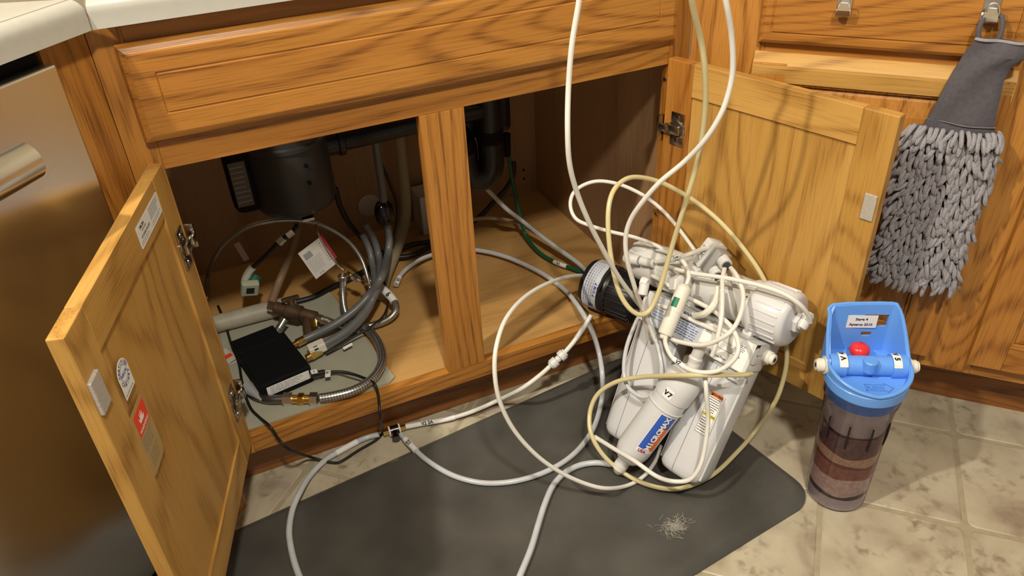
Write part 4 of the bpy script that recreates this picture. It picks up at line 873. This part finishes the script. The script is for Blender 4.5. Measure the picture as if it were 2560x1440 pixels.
MB().tube([Vector((tp.x, .352, .70)), Vector((tp.x, .352, .60)), Vector((tp.x, .352, .45)), Vector((tp.x-.001, .352, .385)), Vector((tp.x-.018, .354, .358)), Vector((tp.x-.044, .358, .362)), Vector((tp.x-.056, .362, .392)), Vector((tp.x-.057, .37, .44)), Vector((tp.x-.070, .42, .475)), Vector((tp.x-.070, .596, .48))], .0285, 20, 8).build('trap', M_black, dp)
for z in (.455, .56): MB().cyl((tp.x, .352, z-.014), (tp.x, .352, z+.014), .0300, n=12).build('slip_nut', M_blackm, dp)
MB().cyl((tp.x-.070, .352, .43), (tp.x-.070, .352, .46), .0300, n=12).build('slip_nut', M_blackm, dp)
x_ = .432
MB().box(x_-.110, .372, .440, x_+.022, .45, .690, b=.016).build('air_gap_body', M_black, dp)
MB().cyl((x_+.012, .39, .430), (x_+.014, .40, .375), .009, n=16).build('spout', M_blackm, dp)
MB().cyl((x_-.004, .39, .43), (x_-.004, .392, .462), .008, n=14).build('spout', M_nickel, dp)
# sprayer hose, its weight and neighbours
bc_ = Y(961, 532, .36)
wt = MB().lathe([(.008, -.027), (.015, -.024), (.0200, -.014), (.0215, 0), (.0200, .014), (.015, .024), (.008, .027)], 28, Matrix.Translation(bc_)); wt = tag(wt.build('hose_weight', plain('glossy_black', (.008, .006, .008), .16)), 'glossy black ball weight clipped on the grey spray hose', 'weight')
PS = [Y(915, 250, .37), Y(935, 330, .37), Y(945, 400, .368), Y(957, 480, .362), bc_, Y(969, 570, .362), Y(973, 605, .36), Y(968, 645, .33), Z(955, 690, .26), Z(925, 735, .225), Z(885, 777, .205), Z(835, 812, .190), Z(790, 835, .180), Z(762, 848, .176)]
sh_ = hose('spray_hose', 'thick grey spray hose through the black weight down to a brass coupling', PS, .0085, M_grayhose)
a, b_ = Z(762, 848, .176), Z(742, 858, .176); MB().cyl(a, b_, .0085, n=6).cyl(b_, b_ + (b_-a)*.6, .0055, n=12).build('brass_coupling', M_brass, sh_)
hose('spray_hose', 'thin dark hose beside the grey hose above the black weight', [Y(918, 250, .40), Y(930, 345, .40), Y(950, 400, .40), Y(975, 460, .40), Y(990, 500, .395), Y(994, 540, .39), Y(985, 590, .39), Z(975, 625, .18)], .0035, M_rubber)
PG = [Y(905, 585, .36), Y(922, 620, .35), Y(932, 665, .32), Z(938, 710, .235), Z(928, 760, .21), Z(900, 803, .195), Z(865, 835, .186), Z(825, 862, .180), Z(800, 876, .178)]
h = hose('supply_hose', 'grey supply hose curving to the brass nut right of the black box', PG, .0072, M_grayhose)
a, b_ = Z(802, 875, .178), Z(776, 890, .176); MB().cyl(a, b_, .0095, n=6).cyl(a, a + (a-b_)*.5, .0065, n=12).cyl(b_, b_ + (b_-a)*.35, .0075, n=12).build('brass_nut', M_brass, h)
PG2 = [Y(912, 560, .37), Y(935, 600, .365), Y(948, 650, .34), Z(948, 700, .245), Z(930, 752, .215), Z(900, 795, .20), Z(865, 828, .192), Z(830, 850, .188), Z(808, 862, .186)]
h = hose('supply_hose', 'grey supply hose ending in a cream connector between two brass nuts', PG2, .0080, M_grayhose)
a, b_ = Z(808, 862, .186), Z(772, 878, .182); Fc = along(a, b_); MB().box(-.011, -.010, -.004, .011, .010, (b_-a).length, Fc, b=.003).build('connector', M_cream, h)
up_ = (CAM - (a+b_)/2).normalized(); Fk = frame((a+b_)/2 + up_*.0130, b_-a, up_.cross(b_-a)); MB().rect(-.004, -.004, .004, .004, 0, Fk).build('connector_mark', M_dark, h)
hose('supply_hose', 'slim braided hose looping wide behind the grey hoses', [Z(515, 745, .17), Z(520, 690, .18), Y(538, 640, .42), Y(575, 595, .40), Y(630, 563, .39), Y(700, 551, .38), Y(770, 554, .37), Y(825, 572, .36), Y(870, 602, .35), Y(902, 645, .33), Z(918, 690, .22), Z(925, 735, .19), Z(905, 790, .18), Z(870, 830, .172)], .0048, M_braid, uv=True)
st = MB().box(-.006, -.022, 0, .006, .022, .0008, frame(Y(604, 629, .385), (Y(620, 620, .385)-Y(588, 640, .385)), (0, .1, 1)) @ Matrix.Rotation(-.12, 4, 'Z')); tag(st.build('paper_strip', plain('pink_tan_paper', (.42, .29, .22), .7)), 'tan paper strip hanging on the slim braided hose', 'label')
hose('supply_hose', 'braided hose standing up behind the white tag', [Z(858, 700, .235), Z(857, 730, .22), Z(860, 765, .20), Z(872, 800, .18), Z(900, 830, .168)], .0072, M_braid, uv=True)
a = Z(858, 700, .235); tag(MB().cyl(a, a + Vector((0, 0, .012)), .0100, n=20, bev=.001).build('hose_nut', M_chrome), 'chrome nut on the braided hose behind the white tag', 'fitting')
PL1 = [Z(822, 803, .172), Z(850, 812, .172), Z(890, 818, .170), Z(935, 812, .168), Z(972, 797, .170), Z(990, 775, .180), Z(984, 752, .19), Z(965, 730, .20), Z(940, 708, .205), Z(920, 697, .21)]
h = hose('supply_hose', 'braided hose looping round on the bare cabinet floor', PL1, .0075, M_braid, uv=True)
band(h, PL1, 7, .66, .84, .0088, lab='white label with a red mark', txt='9')
PL2 = [Z(800, 996, .168), Z(835, 990, .168), Z(880, 978, .168), Z(920, 957, .168), Z(945, 930, .168), Z(956, 898, .168), Z(948, 862, .168), Z(925, 830, .168), Z(895, 808, .172), Z(862, 795, .178)]
h = hose('supply_hose', 'braided hose in a big loop on the grey liner in front of the black box', PL2, .0092, M_braid, uv=True)
a, b_ = Z(795, 997, .168), Z(700, 998, .168); dd = b_-a
MB().cyl(a, a + dd*.20, .0125, n=6).build('chrome_nut', M_chrome, h); MB().cyl(a + dd*.66, a + dd*.90, .0125, n=6).build('chrome_nut', M_chrome, h)
MB().cyl(a + dd*.20, a + dd*.66, .0085, n=16).cyl(a + dd*.36, a + dd*.50, .0115, n=6).build('brass_union', M_brass, h)
MB().tube([b_ - dd*.1, b_ + dd*.3, Z(640, 990, .166), Z(620, 975, .166)], .0085, 12, 5, uv=False).build('hose_end', M_braid, h)
hose('supply_hose', 'braided hose dropping from the bronze valve manifold', [Z(712, 798, .195), Z(700, 818, .185), Z(690, 835, .176), Z(680, 862, .170), Z(678, 885, .166)], .0078, M_braid, uv=True)
# valve manifold
vm = thing('valve_manifold', 'tarnished bronze valve manifold at the back of the grey liner', 'valve')
a, b_ = Z(672, 765, .205), Z(822, 803, .182); dd = b_-a
MB().cyl(a + dd*.10, a + dd*.80, .0135, n=20, bev=.002).cyl(a + dd*.30, a + dd*.55, .0175, n=20, bev=.002).build('body', M_bronze, vm)
MB().cyl(a, a + dd*.12, .0105, n=6).build('nut', M_chrome, vm); MB().cyl(b_ - dd*.22, b_ - dd*.10, .0095, n=6).cyl(b_ - dd*.10, b_, .0080, n=16).build('nut', M_chrome, vm)
for f, (u_, v_) in ((.24, (708, 800)), (.72, (785, 822)), (.62, (770, 840))):
    p = a + dd*f; MB().cyl(p, Z(u_, v_, .178), .0088, n=16).build('outlet', M_bronze if f < .7 else M_brass, vm)
p = a + dd*.42; MB().cyl(p, p + Vector((0, .01, .026)), .008, n=16).box(-.018, -.006, .024, .018, .006, .032, Matrix.Translation(p + Vector((0, .01, 0))), b=.003).build('handle', M_bronze, vm)
hose('copper_pipe', 'tan riser pipe rising from the valve manifold', [Z(678, 757, .20), Y(700, 700, .375), Y(722, 645, .385), Y(738, 595, .39), Y(748, 540, .395), Y(755, 450, .40)], .0085, plain('tan_pipe', (.24, .15, .085), .5), 'pipe')
hf = thing('flex_line', 'dark flexible line with chrome couplings left of the tan pipe', 'hose')
q = [Y(745, 562, .37), Y(725, 583, .37), Y(702, 600, .37), Y(682, 620, .37), Y(655, 648, .37), Y(632, 668, .37)]
MB().tube(q, .0042, 10, 5).build('line', M_rubber, hf)
for i, r in ((1, .008), (2, .0095)): d_ = (q[i+1]-q[i]).normalized(); MB().cyl(q[i] - d_*.008, q[i] + d_*.008, r, n=6).build('coupling', M_chrome, hf)
MB().tube([q[5], Y(622, 680, .37), Y(613, 700, .372), Y(612, 720, .375)], .0085, 12, 5).build('elbow', M_cream, hf)
qc = thing('quick_connector', 'green and cream connector with a black square opening in the dark left bay', 'fitting')
a = Y(640, 690, .375); b_ = Y(627, 716, .36); MB().cyl(a, b_, .0125, n=20, bev=.001).build('barrel', plain('dark_green_plastic', (.02, .12, .07), .4), qc)
Fq = frame(Y(625, 722, .352), (1, 0, -.25), (.2, -.3, 1)); MB().box(-.018, -.018, -.010, .018, .018, .006, Fq, b=.004).mi(1).box(-.008, -.008, .005, .008, .008, .0066, Fq).build('cap', [plain('cream_green_plastic', (.40, .42, .30), .5), M_dark], qc)
# white paper tag and its chrome line
tg = thing('care_tag', 'white printed paper tag with a red edge hanging on a thin chrome line', 'tag')
A_, B2, C_, D_ = Y(766, 622, .30), Y(802, 600, .31), Y(843, 657, .30), Y(790, 698, .285)
Ft = frame(D_, C_-D_, A_-D_); wv = (C_-D_).length; hv = (A_-D_).length
t = MB().box(0, 0, 0, wv, hv, .0006, Ft).mi(1).lines(wv*.08, hv*.18, wv*.72, hv*.62, 7, .0010, .0008, Ft, seed=51).lines(wv*.80, hv*.2, wv*.92, hv*.9, 9, .0020, .0008, Ft, seed=52).rect(wv*.10, hv*.66, wv*.42, hv*.86, .0008, Ft).text('3 A', wv*.35, hv*.08, .0055, .0008, Ft, bold=.03)
t.build('paper', [plain('tag_paper', (.62, .60, .55), .6), M_gink], tg); MB().box(wv+.0005, hv*.15, -.001, wv+.006, hv*1.05, .001, Ft).build('red_edge', plain('red_card', (.35, .02, .03), .6), tg)
q = [Y(790, 560, .33), Y(800, 595, .31), Y(838, 655, .298), Z(865, 680, .24), Z(888, 695, .235), Z(912, 708, .23), Z(950, 725, .22)]
cl_ = MB().tube(q, .0022, 8, 6); cl_.build('line', M_chrome, tg)
for a, b_, r in ((Z(882, 691, .238), Z(897, 699, .236), .0072), (Z(868, 682, .24), Z(876, 687, .239), .0045), (Z(906, 705, .232), Z(915, 710, .23), .0045)): MB().cyl(a, b_, r, n=8).build('ferrule', M_brass if r < .005 else M_chrome, tg)
# black controller box
a, b_ = Z(662, 1008, BR_+.004), Z(786, 954, BR_+.004); X_ = b_-a
FX = frame(a, X_, Vector((0, 0, 1)).cross(X_)); wb = X_.length
bb = thing('controller_box', 'flat black electronics box with a white printed label on the grey liner', 'box', FX)
MB().box(0, 0, .0006, wb, .135, .040, b=.003).build('case', M_blackm, bb)
MB().box(.000, .118, .034, wb-.010, .168, .041, b=.002).build('lid_flap', M_blackm, bb)
MB().box(-.014, .158, .036, .014, .174, .046, Matrix.Rotation(.25, 4, 'Z')).build('lid_flap', M_blackm, bb)
Fl = frame((0, -.0004, 0), (1, 0, 0), (0, 0, 1)); l_ = MB().rect(.010, .012, wb-.006, .032, .0001, Fl).mi(1).lines(.016, .0135, wb-.012, .0305, 5, .0010, .0004, Fl, seed=61); l_.build('label', [M_label, M_gink], bb)
pg_ = thing('cable_plug', 'small black plug with white label at the right of the black box', 'plug')
a, b_ = Z(776, 938, .180), Z(812, 930, .176); MB().cyl(a, b_, .0055, n=14, bev=.001).build('body', M_black, pg_); dd = (b_-a).normalized()
Fp = frame(a + dd*.008 + Vector((0, 0, .006)), dd, Vector((0, 0, 1)).cross(dd)); MB().box(-.006, -.006, 0, .006, .006, .0008, Fp).mi(1).text('1', 0, 0, .006, .001, Fp, bold=.03).build('label', [M_label, M_ink], pg_)
Pc = [Z(790, 936, .178), Z(820, 930, .172), Z(862, 930, .165), Z(905, 943, .160), Z(935, 958, .176), Y(945, 985, -.001), Y(948, 1010, -.008), Y(951, 1046, -.016), Z(957, 1079, .012), Z(940, 1100, .005), Z(896, 1126, .005), Z(853, 1153, .006), Z(829, 1156, .006), Z(774, 1142, .022), Y(725, 1125, -.020), Y(697, 1098, -.014), Y(676, 1067, -.008), Z(648, 1043, .160), Z(628, 1022, .161), Z(614, 990, .161), Z(604, 950, .161), Z(596, 905, .161), Z(578, 860, .161), Z(560, 800, .161), Z(545, 765, .161)]
h = hose('thin_cable', 'thin black cable looping out of the cabinet to the floor and back in', Pc, .0026, M_rubber, 'cord')
fl_ = Z(820, 932, .177); Ff = frame(fl_, (Z(835, 930, .177)-Z(805, 934, .177)), Z(822, 915, .177)-Z(818, 950, .177)); MB().box(-.005, -.013, 0, .005, .006, .0008, Ff).mi(1).text('PJ', 0, .001, .0055, .001, Ff @ Matrix.Rotation(PI/2, 4, 'Z'), bold=.04).build('label', [M_label, M_ink], h)
hose('thin_cable', 'thin black cable crossing the grey hoses with a white sleeve', [Z(952, 690, .20), Z(966, 720, .19), Z(970, 755, .185), Z(958, 790, .188), Z(925, 818, .185), Z(885, 842, .178), Z(850, 864, .172), Z(815, 885, .166)], .0022, M_rubber, 'cord')
a, b_ = Z(858, 872, .170), Z(880, 860, .172); tag(MB().cyl(a, b_, .0032, n=12).build('sleeve', M_label), 'small white sleeve on the thin cable beside the grey hoses', 'label')
hose('thin_cable', 'thin black cable lying flat on the grey liner under the loop', [Z(800, 945, .160), Z(840, 935, .160), Z(880, 945, .160), Z(925, 955, .160), Z(950, 935, .160)], .0016, plain('grey_wire', (.10, .09, .075), .5), 'cord')
a, b_ = Z(618, 968, .170), Z(655, 1000, .170); tag(MB().cyl(a, b_, .0130, .0030, n=18, bev=.0005).build('cable_cone', plain('grey_cone_plastic', (.30, .30, .30), .5)), 'grey cone connector left of the black box', 'fitting')
Fw = frame(Z(590, 905, .158), Z(600, 900, .158)-Z(580, 912, .158), Z(570, 860, .158)-Z(590, 905, .158)); tag(MB().box(-.012, 0, 0, .012, .055, .0010, Fw).mi(1).rect(-.010, .022, .009, .034, .0013, Fw).mi(2).rect(-.009, .004, .009, .006, .0013, Fw).build('paper_card', [plain('card_paper', (.55, .52, .44), .7), M_stred, M_ink], None), 'small white card with red print beside the left door hinge', 'card')
# white junction box, escutcheon, pipe, beige hose, liner
jb = thing('outlet_box', 'white box standing at the back of the cabinet beside the centre stile', 'box', Matrix.Translation((.262, .515, BR_)))
MB().box(0, 0, .0002, .110, .07, .105, b=.003).build('case', plain('aged_white', (.50, .47, .42), .5), jb)
MB().text('B', .022, .02, .014, .0006, frame((0, 0, .02), (1, 0, 0), (0, 0, 1)), bold=.03).build('print', M_stred, jb)
ec = Y(925, 515, .592); tag(MB().lathe([(.012, 0), (.028, .001), (.0285, .003), (.020, .006), (.010, .007)], 32, frame(ec + Vector((0, .0075, 0)), (1, 0, 0), (0, 0, 1))).build('escutcheon', plain('aged_plate', (.42, .35, .29), .6)), 'round pale pipe plate on the cabinet back behind the black weight', 'plate')
hose('drain_hose', 'pale beige ribbed drain hose down the cabinet back', [Y(990, 250, .52), Y(1000, 345, .52), Y(1008, 430, .525), Y(1014, 500, .53), Y(1012, 550, .53), Z(1000, 596, .19), Z(985, 640, .175), Z(965, 690, .170), Z(950, 740, .168)], .0135, plain('beige_hose', (.32, .27, .17), .55), rd if False else 'hose')
lm = thing('shelf_liner', 'grey shelf liner sheet covering the left half of the cabinet floor', 'liner', Matrix.Translation((0, 0, BR_)))
MB().prism([(-.265, .018), (.018, .022), (.032, .034), (.002, .30), (-.01, .39), (-.265, .39)], 0, .0035).build('sheet', M_liner, lm)
tag(MB().cyl(Z(520, 815, .1765), Z(712, 765, .1765), .0190, n=24, bev=.001).build('pvc_pipe', M_pvc), 'short length of old white pipe lying at the back of the liner', 'pipe')

# ================================================================ HOOKS AND CHENILLE MITT on the right cabinet
def hook(u, label, zlow):
    root = thing('drawer_hook', label, 'hook', MR @ Matrix.Translation((u, 0, 0)), 'chrome drawer hooks')
    w_ = .0105; pth = [(.0035, .872), (.0205, .872), (.0205, .80), (.0206, zlow+.010), (.0230, zlow+.002), (.0300, zlow-.002), (.0375, zlow+.002), (.0405, zlow+.010), (.0425, zlow+.022)]
    m = MB(); n = len(pth)
    for i in range(n):
        ww = w_ if i < n-2 else w_*(.92 if i == n-2 else .45); d_ = Vector(pth[min(i+1, n-1)]) - Vector(pth[max(i-1, 0)]); nr = Vector((-d_.y, d_.x)).normalized()*.0008
        for sx, sg in ((-1, 1), (1, 1), (1, -1), (-1, -1)): m.v.append((sx*ww, pth[i][1] + nr.y*sg, pth[i][0] + nr.x*sg))
    for i in range(n-1):
        for k in range(4): m.f.append((i*4+k, i*4+(k+1) % 4, (i+1)*4+(k+1) % 4, (i+1)*4+k)); m.m.append(0); m.s.append(False)
    m.f += [(3, 2, 1, 0), (n*4-4, n*4-3, n*4-2, n*4-1)]; m.m += [0, 0]; m.s += [False, False]
    m.build('strap', M_chrome, root)
    m = MB().tube([(-w_+.001, zlow+.012, .0395), (-w_+.002, zlow+.020, .0412), (-.005, zlow+.0275, .0428), (0, zlow+.029, .0430), (.005, zlow+.0275, .0428), (w_-.002, zlow+.020, .0412), (w_-.001, zlow+.012, .0395)], .0010, 6, 3)
    m.build('tongue_rim', M_chrome, root); return root
hook(.237, 'chrome over-drawer hook hanging empty on the upper right drawer', .772)
hook(.437, 'chrome over-drawer hook holding the grey mitt', .776)
mt = thing('wash_mitt', 'grey chenille wash mitt with dark fabric cuff hanging from the drawer hook', 'mitt', MR)
rows = [(.757, .424, .487), (.748, .423, .497), (.735, .417, .496), (.722, .413, .482), (.70, .407, .478), (.67, .400, .480), (.64, .393, .483), (.618, .388, .486), (.600, .386, .489)]
m = MB(); nc = 12; vs = []; O0 = .046
for side in (1, -1):
    for j, (z, a, b_) in enumerate(rows):
        for i in range(nc+1):
            t = i/nc; u = a + (b_-a)*t; bulge = math.sin(PI*t)**.6*.010*(1 if j > 1 else .35)
            wr = .0022*math.sin(t*9 + j*1.3) + .0025*math.sin(z*210 + t*4.0) + (-.006*math.exp(-((z-.722+t*.02)/.008)**2) if side > 0 else 0)
            vs.append((u, z - t*.004, O0 + side*(bulge + .0025) + wr))
R_ = len(rows); fs = []
for sd in (0, 1):
    o_ = sd*R_*(nc+1)
    for j in range(R_-1):
        for i in range(nc):
            q = (o_+j*(nc+1)+i, o_+j*(nc+1)+i+1, o_+(j+1)*(nc+1)+i+1, o_+(j+1)*(nc+1)+i); fs.append(q[::-1] if sd == 0 else q)
N1 = R_*(nc+1)
for j in range(R_-1):
    for i_ in (0, nc):
        a = j*(nc+1)+i_; b_ = (j+1)*(nc+1)+i_; fs.append((a, b_, N1+b_, N1+a) if i_ == 0 else (b_, a, N1+a, N1+b_))
for j in (0, R_-1):
    for i in range(nc): a = j*(nc+1)+i; fs.append((a, a+1, N1+a+1, N1+a) if j == 0 else (a+1, a, N1+a, N1+a+1))
m.add(vs, fs, True); cuff = tag(m.build('cuff', M_fabric, mt), 'dark smooth fabric cuff')
f0_ = [vs[i] for i in range(nc+1)]
MB().tube([(x, y-.001, z+.001) for x, y, z in f0_], .0024, 6, 3).build('top_hem', M_chen, cuff)
MB().tube([(x, y+.010, z+.0012) for x, y, z in vs[(R_-2)*(nc+1):(R_-1)*(nc+1)]], .0009, 5, 3).build('stitching', plain('thread', (.16, .15, .17), .9), cuff)
for pts in ([(.430, .752, .046), (.426, .768, .043), (.431, .785, .036), (.437, .779, .0300), (.441, .779, .0300)], [(.452, .748, .046), (.456, .765, .043), (.451, .786, .036), (.440, .779, .0300), (.436, .779, .0300)]):
    MB().tube([Vector(p) for p in pts], .0036, 8, 5).build('hanging_loop', M_fabric, mt)
core = MB(); M_core = plain('mitt_backing', (.10, .095, .105), .95)
core.prism(rrect(.372, .328, .492, .612, .012, 4), .034, .054); core.build('backing', M_core, mt)
rd = random.Random(11); protos = []
for k in range(8):
    L_ = .022 + .007*rd.random(); b1, b2 = rd.uniform(-.0022, .0022), rd.uniform(-.003, .003)
    pts = [(0, 0, -.002), (b1*.5, -L_*.16, .0045), (b1, -L_*.55, .0070), (b1+b2, -L_, .0060)]
    mb = MB().tube(pts, .0037, 7, 4, rfun=lambda t: .72 if t < .01 else (1.0 if t < .86 else (.80 if t < .97 else .45)))
    protos.append(mb)
spots = []
NR_, NC_ = 28, 15
for j in range(NR_):
    z = .616 - j*.0102
    for i in range(NC_):
        u = .3745 + (i + .5*(j % 2))*.0083 + rd.gauss(0, .0012); t = (u-.370)/.126
        spots.append((u, z + rd.gauss(0, .002), .050 + .012*max(0, math.sin(PI*min(1, max(0, t))))**.5, t))
for j in range(26):
    z = .612 - j*.0112
    for s_ in (0, 1): spots.append((.371 if s_ == 0 else .494, z + rd.gauss(0, .002), .044, -0.15 if s_ == 0 else 1.15))
    spots.append((.372 if j % 2 else .493, z, .036, -.15 if j % 2 else 1.15))
rd.shuffle(spots); meshes = []; rest = MB()
for k, (u, z, o_, t) in enumerate(spots):
    side = (t-.5)*1.5
    Rm = Matrix.Translation((u, z, o_)) @ Matrix.Rotation(side*.45, 4, 'Y') @ Matrix.Rotation(rd.gauss(side*.26 - .10, .19), 4, 'Z') @ Matrix.Rotation(rd.gauss(-.12, .12), 4, 'X') @ Matrix.Scale(rd.uniform(.9, 1.1), 4)
    if z < .335: Rm = Rm @ Matrix.Scale(.8, 4)
    if z > .600: Rm = Rm @ Matrix.Rotation(-.3, 4, 'X')
    p = protos[k % 8]
    if k < 290:
        if k < 8: o = p.build('noodle', M_chen, mt, Rm); meshes.append(o)
        else: o = meshes[k % 8].copy(); C.objects.link(o); o.parent = mt; o.matrix_local = Rm
    else: rest.add(p.v, p.f, True, Rm)
tag(rest.build('noodle_pile', M_chen, mt), kind='stuff')
